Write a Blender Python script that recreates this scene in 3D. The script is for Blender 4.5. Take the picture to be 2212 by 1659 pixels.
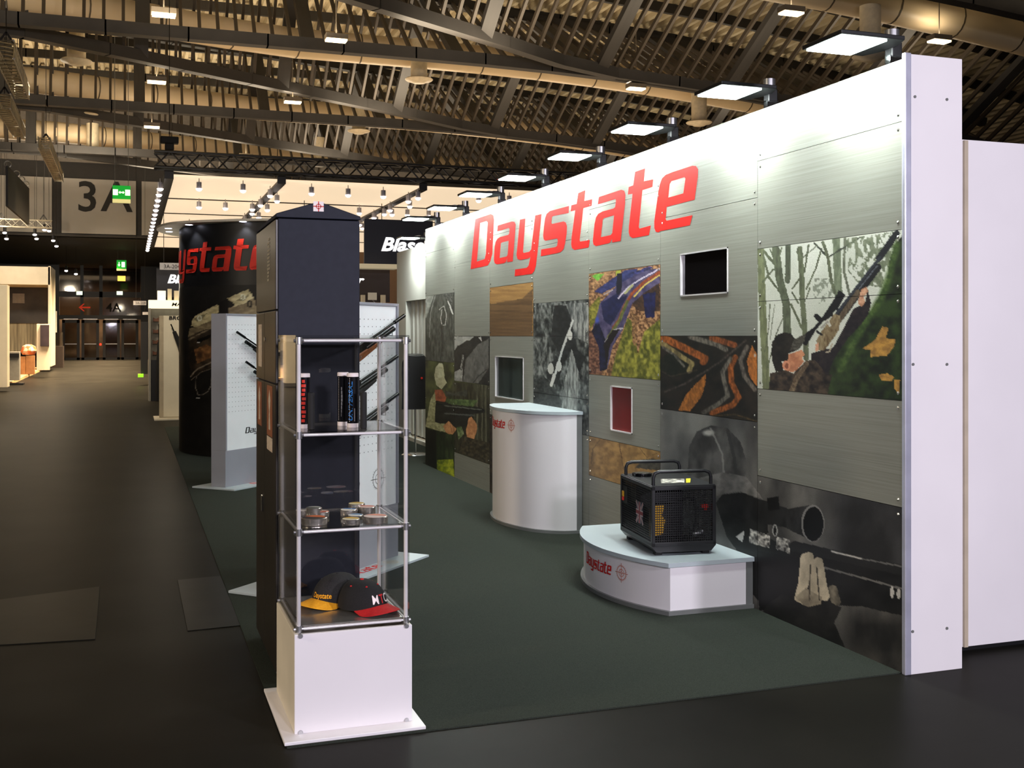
import bpy, bmesh, math, random
import numpy as np
from mathutils import Vector, Matrix

# ------------------------------------------------------------------ camera, world, exposure
for _o in list(bpy.data.objects):
    bpy.data.objects.remove(_o)
SC = bpy.context.scene
COL = SC.collection
FPX, CX, HY, EYE = 2370.0, 1106.0, 724.0, 1.6        # focal length, principal x, horizon (px of a 2212 x 1659 frame), eye height
TH = math.atan((1106 - 280) / FPX)
SN, CS = math.sin(TH), math.cos(TH)
cam = bpy.data.cameras.new('camera')
cam.sensor_width = 36.0
cam.lens = 36.0 * FPX / 2212
cam.shift_y = -(829.5 - HY) / 2212
cam.clip_end = 400
camo = bpy.data.objects.new('camera', cam)
camo.location = (0, 0, EYE)
camo.rotation_euler = (math.pi / 2, 0, -TH)
COL.objects.link(camo)
SC.camera = camo
W = bpy.data.worlds.new('hall_ambient')
SC.world = W
W.use_nodes = True
W.node_tree.nodes['Background'].inputs[0].default_value = (1.0, 0.86, 0.68, 1)
W.node_tree.nodes['Background'].inputs[1].default_value = 0.012
SC.view_settings.view_transform = 'Standard'
SC.view_settings.look = 'None'
SC.view_settings.exposure = 0.0
SC.view_settings.gamma = 1.0
SC.view_settings.use_curve_mapping = False
SC.cycles.transparent_max_bounces = 32

def light(name, typ, loc, energy, col, size=None, sizey=None, rot=None, spread=None, radius=None, spot=None):
    l = bpy.data.lights.new(name, typ)
    l.energy = energy
    l.color = col
    if typ == 'AREA':
        l.size = size
        if sizey:
            l.shape = 'RECTANGLE'
            l.size_y = sizey
        if spread:
            l.spread = math.radians(spread)
    if typ in ('POINT', 'SPOT') and radius is not None:
        l.shadow_soft_size = radius
    if typ == 'SPOT':
        l.spot_size = math.radians(spot)
        l.spot_blend = 0.6
    o = bpy.data.objects.new(name, l)
    o.location = loc
    if rot:
        o.rotation_euler = rot
    COL.objects.link(o)
    return o

def aim(loc, tgt):
    return (Vector(tgt) - Vector(loc)).to_track_quat('-Z', 'Y').to_euler()

WARM = (1.0, 0.83, 0.60)
COOL = (0.93, 1.0, 0.98)
# assumed lights behind the viewer, added to brighten pedestal and end panel
for i, (lx, ly, lz) in enumerate([(-2.2, -3.6, 3.2), (1.6, -4.2, 3.2), (5.6, -3.8, 3.2)]):
    light('front_fill', 'AREA', (lx, ly, lz), (130, 320, 430)[i], (0.93, 0.88, 1.0), 0.5, 0.4, aim((lx, ly, lz), (1.6, 4.5, 0.6)))
# assumed warm lights left of the picture, added to brighten left-facing sides
for lx, ly, en in ((-6.5, 3.5, 105), (-6.5, 10.0, 40)):
    light('side_fill', 'AREA', (lx, ly, 3.4), en, (1.0, 0.84, 0.62), 0.8, 0.8, aim((lx, ly, 3.4), (0.6, ly + 1.2, 0.3)), spread=110)
# hall lamps in rows under the roof (the row over and behind the viewer)
HALL_ROWS = [(0.7, 25.0), (4.6, 25.8), (0.7, 31.7), (4.6, 33.1), (0.7, 38.6), (4.3, 44.0), (13.5, 28.1), (13.5, 20.4), (18.1, 21.2)]
for i, (lx, ly) in enumerate(HALL_ROWS):
    light('hall_lamp_light', 'AREA', (lx, ly, 8.72), 8, WARM, 0.5, 0.28, (math.pi, 0, 0))
# assumed area lights without fixtures, added to brighten the roof deck from below
for lx in (-4.0, 2.0, 8.0, 14.0, 20.0):
    for ly in (16.5, 25.0, 34.0, 43.5, 51.0):
        light('roof_deck_fill', 'AREA', (lx, ly, 8.4), 190 if lx < 12 else 115, WARM, 4.0, 1.6, (math.pi, 0, 0))
light('end_wall_fill', 'AREA', (-1.5, 45.0, 8.6), 190, WARM, 3.0, 0.6, aim((-1.5, 45.0, 8.6), (-1.5, 54.0, 7.4)))  # area light added to brighten the grey end wall

# ------------------------------------------------------------------ helpers
def at(x, y, X=None, Y=None, Z=None):
    k = (x - CX) / FPX
    dx, dy = k * CS + SN, CS - k * SN
    if X is not None:
        d = X / dx
    elif Y is not None:
        d = Y / dy
    else:
        d = FPX * (EYE - Z) / (y - HY)
    return Vector((dx * d, dy * d, EYE + (HY - y) * d / FPX))

def srgb(c):
    r = []
    for v in c[:3]:
        v = v / 255.0
        r.append(v / 12.92 if v <= 0.04045 else ((v + 0.055) / 1.055) ** 2.4)
    return (r[0], r[1], r[2], 1.0)

def mat(name, c, rough=0.5, metal=0.0, c2=None, scale=8.0, stretch=(1, 1, 1), bump=0.0, emit=0.0, alpha=1.0, trans=0.0, ior=1.45, detail=4.0, spec=0.5, lo=0.35, hi=0.65):
    m = bpy.data.materials.new(name)
    m.use_nodes = True
    nt = m.node_tree
    b = nt.nodes['Principled BSDF']
    b.inputs['Base Color'].default_value = srgb(c)
    b.inputs['Roughness'].default_value = rough
    b.inputs['Metallic'].default_value = metal
    b.inputs['Alpha'].default_value = alpha
    b.inputs['Transmission Weight'].default_value = trans
    b.inputs['IOR'].default_value = ior
    b.inputs['Specular IOR Level'].default_value = spec
    if emit:
        b.inputs['Emission Color'].default_value = srgb(c)
        b.inputs['Emission Strength'].default_value = emit
    tc = nt.nodes.new('ShaderNodeTexCoord')
    mp = nt.nodes.new('ShaderNodeMapping')
    mp.inputs['Scale'].default_value = stretch
    nz = nt.nodes.new('ShaderNodeTexNoise')
    nz.inputs['Scale'].default_value = scale
    nz.inputs['Detail'].default_value = detail
    nt.links.new(tc.outputs['Object'], mp.inputs[0])
    nt.links.new(mp.outputs[0], nz.inputs['Vector'])
    if c2 is None:
        c2 = tuple(min(255, v * 0.93) for v in c)
    rp = nt.nodes.new('ShaderNodeValToRGB')
    rp.color_ramp.elements[0].position = lo
    rp.color_ramp.elements[1].position = hi
    rp.color_ramp.elements[0].color = srgb(c2)
    rp.color_ramp.elements[1].color = srgb(c)
    nt.links.new(nz.outputs['Fac'], rp.inputs[0])
    if not emit:
        nt.links.new(rp.outputs[0], b.inputs['Base Color'])
    if bump:
        bp = nt.nodes.new('ShaderNodeBump')
        bp.inputs['Strength'].default_value = bump
        bp.inputs['Distance'].default_value = 0.01
        nt.links.new(nz.outputs['Fac'], bp.inputs['Height'])
        nt.links.new(bp.outputs[0], b.inputs['Normal'])
    return m

class MB:
    def __init__(s):
        s.v = []; s.f = []; s.mi = []
    def add(s, vs, fs, mi=0):
        n = len(s.v)
        s.v += [tuple(v) for v in vs]
        s.f += [tuple(i + n for i in f) for f in fs]
        s.mi += [mi] * len(fs)
        return s
    def box(s, x0, x1, y0, y1, z0, z1, mi=0):
        return s.add([(x0, y0, z0), (x1, y0, z0), (x1, y1, z0), (x0, y1, z0), (x0, y0, z1), (x1, y0, z1), (x1, y1, z1), (x0, y1, z1)],
                     [(0, 3, 2, 1), (4, 5, 6, 7), (0, 1, 5, 4), (1, 2, 6, 5), (2, 3, 7, 6), (3, 0, 4, 7)], mi)
    def obox(s, c, a, b, d, mi=0):
        c, a, b, d = Vector(c), Vector(a), Vector(b), Vector(d)
        vs = [c + i * a + j * b + k * d for k in (-1, 1) for (i, j) in ((-1, -1), (1, -1), (1, 1), (-1, 1))]
        return s.add(vs, [(0, 3, 2, 1), (4, 5, 6, 7), (0, 1, 5, 4), (1, 2, 6, 5), (2, 3, 7, 6), (3, 0, 4, 7)], mi)
    def bar(s, p, q, w, h=None, up=(0, 0, 1), mi=0):
        p, q = Vector(p), Vector(q)
        d = (q - p)
        u = Vector(up)
        x = d.cross(u)
        if x.length < 1e-6:
            x = d.cross(Vector((1, 0, 0)))
        x.normalize()
        y = x.cross(d).normalized()
        return s.obox((p + q) / 2, x * w / 2, y * (h or w) / 2, d / 2, mi)
    def cyl(s, p, q, r, r2=None, n=12, mi=0, cap=True):
        p, q = Vector(p), Vector(q)
        d = (q - p).normalized()
        x = d.orthogonal().normalized()
        y = d.cross(x)
        r2 = r if r2 is None else r2
        vs = []
        for c, rr in ((p, r), (q, r2)):
            vs += [c + rr * (math.cos(2 * math.pi * i / n) * x + math.sin(2 * math.pi * i / n) * y) for i in range(n)]
        fs = [(i, (i + 1) % n, n + (i + 1) % n, n + i) for i in range(n)]
        if cap:
            fs += [tuple(range(n - 1, -1, -1)), tuple(range(n, 2 * n))]
        return s.add(vs, fs, mi)
    def tube(s, pts, r, n=8, closed=False, mi=0, rs=None):
        pts = [Vector(p) for p in pts]
        m = len(pts)
        vs = []
        x = None
        for i, p in enumerate(pts):
            a = pts[i - 1] if (i > 0 or closed) else p
            b = pts[(i + 1) % m] if (i < m - 1 or closed) else p
            t = (b - a).normalized()
            if x is None:
                x = t.orthogonal().normalized()
            else:
                x = (x - t * x.dot(t)).normalized()
            y = t.cross(x)
            rr = rs[i] if rs else r
            vs += [p + rr * (math.cos(2 * math.pi * j / n) * x + math.sin(2 * math.pi * j / n) * y) for j in range(n)]
        fs = []
        for i in range(m if closed else m - 1):
            o, o2 = i * n, ((i + 1) % m) * n
            fs += [(o + j, o + (j + 1) % n, o2 + (j + 1) % n, o2 + j) for j in range(n)]
        if not closed:
            fs += [tuple(range(n - 1, -1, -1)), tuple(range((m - 1) * n, m * n))]
        return s.add(vs, fs, mi)
    def prism(s, poly, o, u, v, w, mi=0):
        o, u, v, w = Vector(o), Vector(u), Vector(v), Vector(w)
        n = len(poly)
        vs = [o + a * u + b * v for a, b in poly] + [o + a * u + b * v + w for a, b in poly]
        fs = [tuple(range(n - 1, -1, -1)), tuple(range(n, 2 * n))] + [(i, (i + 1) % n, n + (i + 1) % n, n + i) for i in range(n)]
        return s.add(vs, fs, mi)
    def lathe(s, prof, c=(0, 0, 0), n=24, mi=0):
        c = Vector(c)
        vs = []
        for r, z in prof:
            vs += [c + Vector((r * math.cos(2 * math.pi * i / n), r * math.sin(2 * math.pi * i / n), z)) for i in range(n)]
        fs = []
        for k in range(len(prof) - 1):
            fs += [(k * n + i, k * n + (i + 1) % n, (k + 1) * n + (i + 1) % n, (k + 1) * n + i) for i in range(n)]
        if prof[0][0] > 1e-5:
            fs.append(tuple(range(n - 1, -1, -1)))
        if prof[-1][0] > 1e-5:
            k = len(prof) - 1
            fs.append(tuple(range(k * n, k * n + n)))
        return s.add(vs, fs, mi)
    def mesh(s, name, mats, smooth=None):
        me = bpy.data.meshes.new(name)
        me.from_pydata(s.v, [], s.f)
        for m in (mats if isinstance(mats, (list, tuple)) else [mats]):
            me.materials.append(m)
        if any(s.mi):
            me.polygons.foreach_set('material_index', s.mi)
        bm = bmesh.new(); bm.from_mesh(me)
        bmesh.ops.recalc_face_normals(bm, faces=bm.faces)
        bm.to_mesh(me); bm.free()
        if smooth:
            me.polygons.foreach_set('use_smooth', [True] * len(me.polygons))
            me.set_sharp_from_angle(angle=math.radians(smooth))
        me.update()
        return me
    def build(s, name, mats, parent=None, smooth=None, bevel=0.0):
        o = link(name, s.mesh(name, mats, smooth), parent)
        if bevel:
            md = o.modifiers.new('bevel', 'BEVEL')
            md.width = bevel; md.segments = 2; md.limit_method = 'ANGLE'
        return o

WM = {}
def link(name, data, parent=None, mtx=None):
    o = bpy.data.objects.new(name, data)
    COL.objects.link(o)
    M = mtx if mtx is not None else Matrix.Identity(4)
    if parent is not None:
        o.parent = parent
        o.matrix_parent_inverse = WM[parent.name].inverted()
    o.matrix_basis = M
    WM[o.name] = M.copy()
    return o

def thing(name, label, cat, loc=(0, 0, 0), group=None):
    o = link(name, None, None, Matrix.Translation(Vector(loc)))
    o.empty_display_size = 0.1
    return tag(o, label, cat, group)

def tag(o, label, cat, group=None):
    o['label'] = label
    o['category'] = cat
    if group:
        o['group'] = group
    return o

def struct(o):
    o['kind'] = 'structure'
    return o

def stuff(o):
    o['kind'] = 'stuff'
    return o

def dup(o, mtx, label=None, parent=None):
    c = o.copy()
    COL.objects.link(c)
    if parent is None:
        c.matrix_basis = mtx
        WM[c.name] = mtx.copy()
        if label:
            c['label'] = label
    else:
        c.parent = parent
    for ch in list(o.children):
        dup(ch, None, None, c)
    return c

def place(o, mtx):
    o.matrix_basis = mtx
    return o

def TR(x, y, z, rz=0.0):
    return Matrix.Translation((x, y, z)) @ Matrix.Rotation(rz, 4, 'Z')

def outline_mesh(polys):
    """fill 2D outlines (with holes) -> verts, faces"""
    cu = bpy.data.curves.new('tmp', 'CURVE')
    cu.dimensions = '2D'
    cu.fill_mode = 'BOTH'
    for p in polys:
        sp = cu.splines.new('POLY')
        sp.points.add(len(p) - 1)
        for i, q in enumerate(p):
            sp.points[i].co = (q[0], q[1], 0, 1)
        sp.use_cyclic_u = True
    return curve_mesh(cu)

def curve_mesh(cu):
    o = bpy.data.objects.new('tmp', cu)
    COL.objects.link(o)
    dg = bpy.context.evaluated_depsgraph_get()
    dg.update()
    me = bpy.data.meshes.new_from_object(o.evaluated_get(dg))
    vs = [tuple(v.co) for v in me.vertices]
    fs = [tuple(p.vertices) for p in me.polygons]
    bpy.data.objects.remove(o)
    bpy.data.curves.remove(cu)
    bpy.data.meshes.remove(me)
    return vs, fs

def text_mesh(body, size=1.0, shear=0.0, bold=0.0, align='LEFT'):
    cu = bpy.data.curves.new('tmp', 'FONT')
    cu.body = body
    cu.size = size
    cu.shear = shear
    cu.offset = bold
    cu.align_x = align
    cu.fill_mode = 'BOTH'
    cu.resolution_u = 3
    return curve_mesh(cu)

def flat(name, vf, m, fn, parent=None):
    """map 2D fill (verts, faces) to 3D with fn(x, y)"""
    vs, fs = vf
    b = MB()
    b.add([fn(v[0], v[1]) for v in vs], fs)
    me = bpy.data.meshes.new(name)
    me.from_pydata(b.v, [], b.f)
    me.materials.append(m)
    return link(name, me, parent)

def plane_map(o, u, v, off=(0, 0, 0)):
    o, u, v = Vector(o) + Vector(off), Vector(u), Vector(v)
    return lambda a, b: o + a * u + b * v

LOGO = [('D',[[(0.0,0.0008),(0.0336,0.1048),(0.1392,0.1052),(0.1565,0.1008),(0.1603,0.0911),(0.1487,0.0233),(0.1368,0.0093),(0.1177,0.0016)],[(0.0445,0.0141),(0.0674,0.0935),(0.1102,0.0933),(0.1191,0.0899),(0.107,0.0262),(0.0982,0.0161)]]),('a',[[(0.1843,0.0772),(0.269,0.077),(0.2847,0.0748),(0.2913,0.0692),(0.2887,0.0549),(0.2746,0.0002),(0.242,0.0006),(0.2412,0.0082),(0.236,0.0024),(0.2237,-0.0002),(0.1788,0.0002),(0.165,0.0034),(0.1593,0.0101),(0.164,0.0368),(0.1704,0.0457),(0.1825,0.0511),(0.1992,0.0531),(0.2476,0.0531),(0.2541,0.0551),(0.2563,0.0634),(0.2529,0.0662),(0.1806,0.066)],[(0.1955,0.0121),(0.2024,0.0402),(0.2104,0.0418),(0.2511,0.0416),(0.2446,0.0151),(0.239,0.0121),(0.1992,0.0117)]]),('y',[[(0.3158,0.0758),(0.3454,0.075),(0.3319,0.0145),(0.3359,0.0119),(0.3661,0.0119),(0.377,0.0153),(0.3979,0.0754),(0.4301,0.0748),(0.4098,0.0089),(0.4015,-0.0153),(0.3929,-0.0247),(0.3796,-0.0294),(0.2859,-0.0288),(0.2887,-0.0163),(0.3524,-0.0167),(0.3635,-0.0131),(0.3728,0.0022),(0.3623,0.0),(0.3166,0.0),(0.3011,0.003),(0.2961,0.0109)]]),('s',[[(0.5598,0.0746),(0.5582,0.0632),(0.4868,0.0652),(0.4808,0.0638),(0.4782,0.0539),(0.4822,0.0519),(0.5355,0.0511),(0.5454,0.0481),(0.5502,0.0414),(0.5486,0.0282),(0.5419,0.0129),(0.5355,0.0048),(0.5222,0.0002),(0.5055,-0.0004),(0.4265,-0.0004),(0.4283,0.0115),(0.4971,0.0105),(0.5055,0.0121),(0.509,0.0205),(0.5071,0.0243),(0.5005,0.0251),(0.4498,0.0255),(0.441,0.0286),(0.4379,0.0352),(0.4428,0.0515),(0.448,0.0652),(0.4552,0.072),(0.4711,0.0754)]]),('t',[[(0.5991,0.0911),(0.6292,0.0925),(0.6248,0.0754),(0.657,0.0746),(0.6542,0.0642),(0.6208,0.0642),(0.6051,0.0139),(0.6075,0.0111),(0.647,0.0107),(0.6425,-0.0008),(0.5836,-0.0006),(0.5725,0.0032),(0.5693,0.0095),(0.5709,0.0213),(0.5866,0.0644),(0.5669,0.0648),(0.5699,0.0744),(0.5928,0.0742)]]),('a',[[(0.683,0.0748),(0.7658,0.0758),(0.7761,0.073),(0.7799,0.0672),(0.7787,0.0533),(0.7634,-0.0004),(0.7335,-0.0004),(0.7326,0.0056),(0.7266,0.001),(0.7214,-0.0004),(0.6715,-0.001),(0.6616,0.0022),(0.6592,0.0082),(0.6659,0.034),(0.6715,0.0437),(0.6801,0.0485),(0.6968,0.0507),(0.7373,0.0509),(0.7439,0.0523),(0.7471,0.0614),(0.7453,0.0646),(0.6787,0.064)],[(0.6904,0.0119),(0.6976,0.0378),(0.7023,0.04),(0.7399,0.0404),(0.7335,0.0143),(0.728,0.0115),(0.6934,0.0113)]]),('t',[[(0.8131,0.0958),(0.8459,0.0964),(0.8417,0.0783),(0.8717,0.0774),(0.8692,0.067),(0.8371,0.0664),(0.8252,0.0147),(0.828,0.0121),(0.8644,0.0133),(0.858,0.0002),(0.8047,0.0004),(0.7948,0.0042),(0.7918,0.0103),(0.7924,0.0187),(0.8047,0.0652),(0.7886,0.0658),(0.7916,0.0764),(0.8071,0.077)]]),('e',[[(0.9302,0.0793),(0.9849,0.0797),(0.9946,0.0779),(1.0,0.0728),(0.9994,0.064),(0.9907,0.0348),(0.9123,0.0342),(0.9091,0.0177),(0.9123,0.0151),(0.9849,0.0153),(0.9781,0.0028),(0.8916,0.0028),(0.8884,0.0012),(0.8795,0.003),(0.8749,0.0084),(0.8749,0.0181),(0.8871,0.0571),(0.8916,0.0676),(0.8982,0.0748),(0.9091,0.0783)],[(0.9165,0.0461),(0.9207,0.064),(0.926,0.0676),(0.963,0.0678),(0.966,0.0656),(0.96,0.0467)]])]
_LOGO = outline_mesh([p for g in LOGO for p in g[1]])
def logo_part(a, b):
    return outline_mesh([p for g in LOGO[a:b] for p in g[1]])

def crosshair(b, o, u, v, r, w, nrm):
    """scope-ring emblem: ring, cross lines, ticks and centre ring"""
    o, u, v = Vector(o), Vector(u), Vector(v)
    def ring(r0, r1, n=32):
        vs = []
        for i in range(n):
            a = 2 * math.pi * i / n
            d = u * math.cos(a) + v * math.sin(a)
            vs += [o + d * r0, o + d * r1]
        b.add(vs, [(2 * i, 2 * i + 1, (2 * i + 3) % (2 * n), (2 * i + 2) % (2 * n)) for i in range(n)])
    def ln(p, q, ww):
        p, q = o + u * p[0] + v * p[1], o + u * q[0] + v * q[1]
        d = (q - p).normalized().cross(nrm).normalized() * ww / 2
        b.add([p - d, p + d, q + d, q - d], [(0, 1, 2, 3)])
    ring(r - w, r); ring(r * 0.55 - w, r * 0.55); ring(r * 0.2 - w, r * 0.2)
    for a in range(4):
        ca, sa = math.cos(a * math.pi / 2), math.sin(a * math.pi / 2)
        ln((ca * 0.1 * r, sa * 0.1 * r), (ca * 1.35 * r, sa * 1.35 * r), w)
    for a in range(24):
        ca, sa = math.cos(a * math.pi / 12), math.sin(a * math.pi / 12)
        ln((ca * 1.02 * r, sa * 1.02 * r), (ca * 1.13 * r, sa * 1.13 * r), w * 0.8)
    return b
# ------------------------------------------------------------------ materials
M = {}
M['floor'] = mat('hall_floor_screed', (35, 34, 30), 0.40, c2=(24, 23, 20), spec=0.022, scale=1.3, detail=9, bump=0.06, lo=0.3, hi=0.7)
M['hatch'] = mat('floor_hatch_plate', (26, 26, 23), 0.38, c2=(19, 19, 17), spec=0.06, scale=5, detail=8, bump=0.05)
M['carpet'] = mat('carpet_dark_green_grey', (59, 64, 57), 0.97, c2=(40, 44, 39), scale=420, bump=0.5, detail=2, spec=0.1)
M['steel'] = mat('roof_steel_grey', (54, 51, 49), 0.6, c2=(47, 45, 43), scale=2)
M['steel_dark'] = mat('roof_steel_dark', (44, 41, 37), 0.6, scale=2)
M['bar'] = mat('roof_lattice_bar', (60, 52, 43), 0.55, scale=3)
M['deck'] = mat('roof_deck_cream', (196, 182, 150), 0.6, c2=(176, 162, 132), scale=1.5)
M['duct'] = mat('duct_cream', (226, 205, 170), 0.45, c2=(214, 194, 158), scale=0.8)
M['seam'] = mat('duct_seam', (96, 84, 66), 0.6)
M['diffuser'] = mat('diffuser_white', (228, 214, 184), 0.4)
M['lamp_on'] = mat('hall_lamp_glow', (255, 226, 170), 0.4, emit=9)
M['lampbox'] = mat('hall_lamp_housing', (120, 110, 95), 0.5)
M['white'] = mat('white_laminate', (232, 228, 230), 0.35, c2=(228, 224, 226), scale=2)
M['white2'] = mat('white_painted_board', (226, 224, 214), 0.5, c2=(218, 216, 206), scale=2)
M['cream'] = mat('cream_board', (214, 204, 182), 0.5, c2=(204, 194, 172), scale=2)
M['grey'] = mat('light_grey_board', (150, 152, 158), 0.45, c2=(144, 146, 152), scale=3)
M['greytop'] = mat('pale_grey_laminate', (176, 186, 190), 0.35, c2=(170, 180, 184), scale=3)
M['greyedge'] = mat('grey_edge_band', (112, 114, 112), 0.4)
M['black'] = mat('black_satin', (22, 22, 24), 0.4)
M['blackm'] = mat('black_matt', (18, 17, 17), 0.75)
M['blackg'] = mat('black_gloss', (12, 12, 14), 0.15)
M['chrome'] = mat('chrome', (225, 225, 228), 0.12, 1.0)
M['bright'] = mat('bright_polished_rod', (236, 232, 234), 0.22, 0.35)
M['alu'] = mat('brushed_aluminium', (190, 190, 192), 0.3, 0.9, scale=12)
M['screw'] = mat('screw_steel', (205, 205, 200), 0.25, 0.9)
M['red'] = mat('red_vinyl', (205, 20, 12), 0.6, spec=0.15, c2=(198, 18, 11))
M['redbright'] = mat('red_print', (214, 44, 24), 0.5, c2=(196, 34, 20), scale=6)
M['wood'] = mat('walnut', (122, 72, 38), 0.4, c2=(78, 44, 24), scale=14, stretch=(1, 6, 6), lo=0.3, hi=0.7)
M['gun'] = mat('gun_blued_steel', (26, 30, 30), 0.25, 0.6)
M['glass'] = None

def glass_mat(name, tint, rough=0.02, mix=0.12):
    m = bpy.data.materials.new(name)
    m.use_nodes = True
    nt = m.node_tree
    nt.nodes.remove(nt.nodes['Principled BSDF'])
    out = nt.nodes['Material Output']
    t = nt.nodes.new('ShaderNodeBsdfTransparent'); t.inputs[0].default_value = srgb(tint)
    g = nt.nodes.new('ShaderNodeBsdfGlossy'); g.inputs['Roughness'].default_value = rough
    lw = nt.nodes.new('ShaderNodeLayerWeight')
    pw = nt.nodes.new('ShaderNodeMath'); pw.operation = 'POWER'; pw.inputs[1].default_value = 4.0
    fr = nt.nodes.new('ShaderNodeMath'); fr.operation = 'MULTIPLY_ADD'; fr.inputs[1].default_value = 0.85; fr.inputs[2].default_value = 0.045
    nt.links.new(lw.outputs['Facing'], pw.inputs[0]); nt.links.new(pw.outputs[0], fr.inputs[0])
    mx = nt.nodes.new('ShaderNodeMixShader')
    nt.links.new(fr.outputs[0], mx.inputs[0])
    nt.links.new(t.outputs[0], mx.inputs[1])
    nt.links.new(g.outputs[0], mx.inputs[2])
    nt.links.new(mx.outputs[0], out.inputs[0])
    return m
M['acrylic'] = glass_mat('clear_acrylic', (247, 247, 246))
M['acrylic_shelf'] = glass_mat('clear_acrylic_shelf', (232, 231, 228), 0.08)
M['pane'] = glass_mat('door_glass', (175, 168, 160), 0.05)

# ------------------------------------------------------------------ hall floor and carpet
b = MB(); b.box(-45, 45, -20, 95, -0.2, 0)
struct(b.build('floor', M['floor']))
b = MB(); b.box(0.575, 3.455, 4.292, 20.0, 0.0, 0.006); b.box(3.455, 6.5, 13.3, 20.0, 0.0, 0.006)
tag(b.build('carpet', M['carpet']), 'dark green-grey needle-felt carpet covering the stand floor', 'carpet')
# cover plates over the service ducts in the floor
def hatch(quad, label):
    b = MB()
    p = [at(x, y, Z=0) for x, y in quad]
    b.add([(q.x, q.y, 0.0) for q in p] + [(q.x, q.y, 0.004) for q in p],
          [(0, 1, 2, 3), (4, 5, 6, 7), (0, 1, 5, 4), (1, 2, 6, 5), (2, 3, 7, 6), (3, 0, 4, 7)])
    tag(b.build('floor_hatch', M['hatch'], bevel=0.002), label, 'floor hatch', 'service hatches in the floor')
hatch([(383, 1254), (476, 1245), (522, 1352), (405, 1364)], 'dark steel floor hatch beside the corner of the carpet')
hatch([(-60, 1304), (216, 1268), (206, 1382), (-60, 1398)], 'wide dark floor plate at the left edge of the aisle')

# ------------------------------------------------------------------ hall roof
def zc(X):
    return 9.0 - 0.0045 * max(0.0, X - 8) ** 2
def wdt(X):
    return max(0.7, min(9.35, 2.5 + 0.575 * X))
RISE = 2.7
b = MB()
pit, x0, x1 = 0.34, -14.0, 34.0
xs = []
x = x0
while x < x1:
    xs += [(x, 0.0), (x + 0.12, 0.0), (x + 0.17, 0.15), (x + 0.29, 0.15)]
    x += pit
vs = []
for (x, dz) in xs:
    z = zc(x) + 3.15 + dz
    vs += [(x, 2.0, z), (x, 56.0, z)]
b.add(vs, [(2 * i, 2 * i + 2, 2 * i + 3, 2 * i + 1) for i in range(len(xs) - 1)])
ceil_o = struct(b.build('ceiling', M['deck']))
def arch_beam(b, Yf, zoff, w, h, xa=-12.0, xb=30.0, n=22):
    prev = None
    for i in range(n + 1):
        X = xa + (xb - xa) * i / n
        p = Vector((X, Yf(X), zc(X) + zoff))
        if prev is not None:
            d = (p - prev).normalized()
            b.bar(prev - d * 0.02, p + d * 0.02, w, h)
        prev = p
for j in range(20):
    Yp = 3.5 + j * 2.7
    b = MB(); arch_beam(b, lambda X: Yp, 3.0, 0.14, 0.3, n=10)
    b.build('purlin', M['steel_dark'], ceil_o)

unit = MB(); unit.box(-0.5, 0.5, -0.5, 0.5, -0.5, 0.5)
unit_bar = unit.mesh('lattice_bar', M['bar'])
unit_post = unit.mesh('truss_post', M['steel'])
ORD = ['nearest', 'second', 'third', 'fourth', 'fifth', 'sixth', 'seventh', 'eighth', 'ninth']
def web_bar(nm, data, par, P, Q, wx, wn):
    P, Q = Vector(P), Vector(Q)
    d = (Q - P); L = d.length; d.normalize()
    ex = Vector((1, 0, 0)); en = d.cross(ex).normalized()
    c = (P + Q) / 2
    Mx = Matrix(((ex.x * wx, en.x * wn, d.x * L, c.x), (ex.y * wx, en.y * wn, d.y * L, c.y), (ex.z * wx, en.z * wn, d.z * L, c.z), (0, 0, 0, 1)))
    return link(nm, data, par, Mx)
for ti, k in enumerate((-1, 0, 1, 2)):
    Yk = 28.1 + 9.5 * k
    t = thing('roof_truss', ORD[ti] + ' of the wide grey steel lattice trusses carrying the hall roof', 'roof truss', (0, Yk, 9), 'steel lattice trusses under the hall roof')
    b = MB(); arch_beam(b, lambda X: Yk, 0, 0.3, 0.3); b.build('near_bottom_chord', M['steel'], t)
    b = MB(); arch_beam(b, lambda X: Yk + wdt(X), 0, 0.3, 0.3); b.build('far_bottom_chord', M['steel'], t)
    b = MB(); arch_beam(b, lambda X: Yk + wdt(X) / 2, RISE, 0.3, 0.28); b.build('top_chord', M['steel_dark'], t)
    X = -7.7
    n = 0
    while X < 26.5:
        w, z = wdt(X), zc(X)
        top = (X, Yk + w / 2, z + RISE)
        is_post = (n % 9 == 0)
        for yy in (Yk, Yk + w):
            if is_post:
                web_bar('truss_post', unit_post, t, (X, yy, z), top, 0.34, 0.2)
            else:
                web_bar('lattice_bar', unit_bar, t, (X, yy, z + 0.1), top, 0.075, 0.12)
        n += 1
        X += 4.0 / 9
# ventilation ducts with seams inside the trusses
for ti, k in enumerate((-1, 0, 1, 2)):
    Yk = 28.1 + 9.5 * k
    t = thing('ventilation_duct', ORD[ti] + ' round cream ventilation duct running across the hall inside a roof truss', 'duct', (0, Yk + 3.2, 10), 'ventilation ducts in the roof')
    pts = []
    for i in range(24):
        X = -12 + 42 * i / 23
        pts.append((X, Yk + min(3.2, wdt(X) * 0.55 + 0.6), zc(X) + 0.85))
    b = MB(); b.tube(pts, 0.42, 16); d = b.build('pipe', M['duct'], t, smooth=40)
    for i in range(4, 23):
        p, q = Vector(pts[i]), Vector(pts[i - 1])
        dd = (p - q).normalized()
        b = MB(); b.cyl(p - dd * 0.02, p + dd * 0.02, 0.428, n=16)
        b.build('seam_ring', M['seam'], d, smooth=40)
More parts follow.
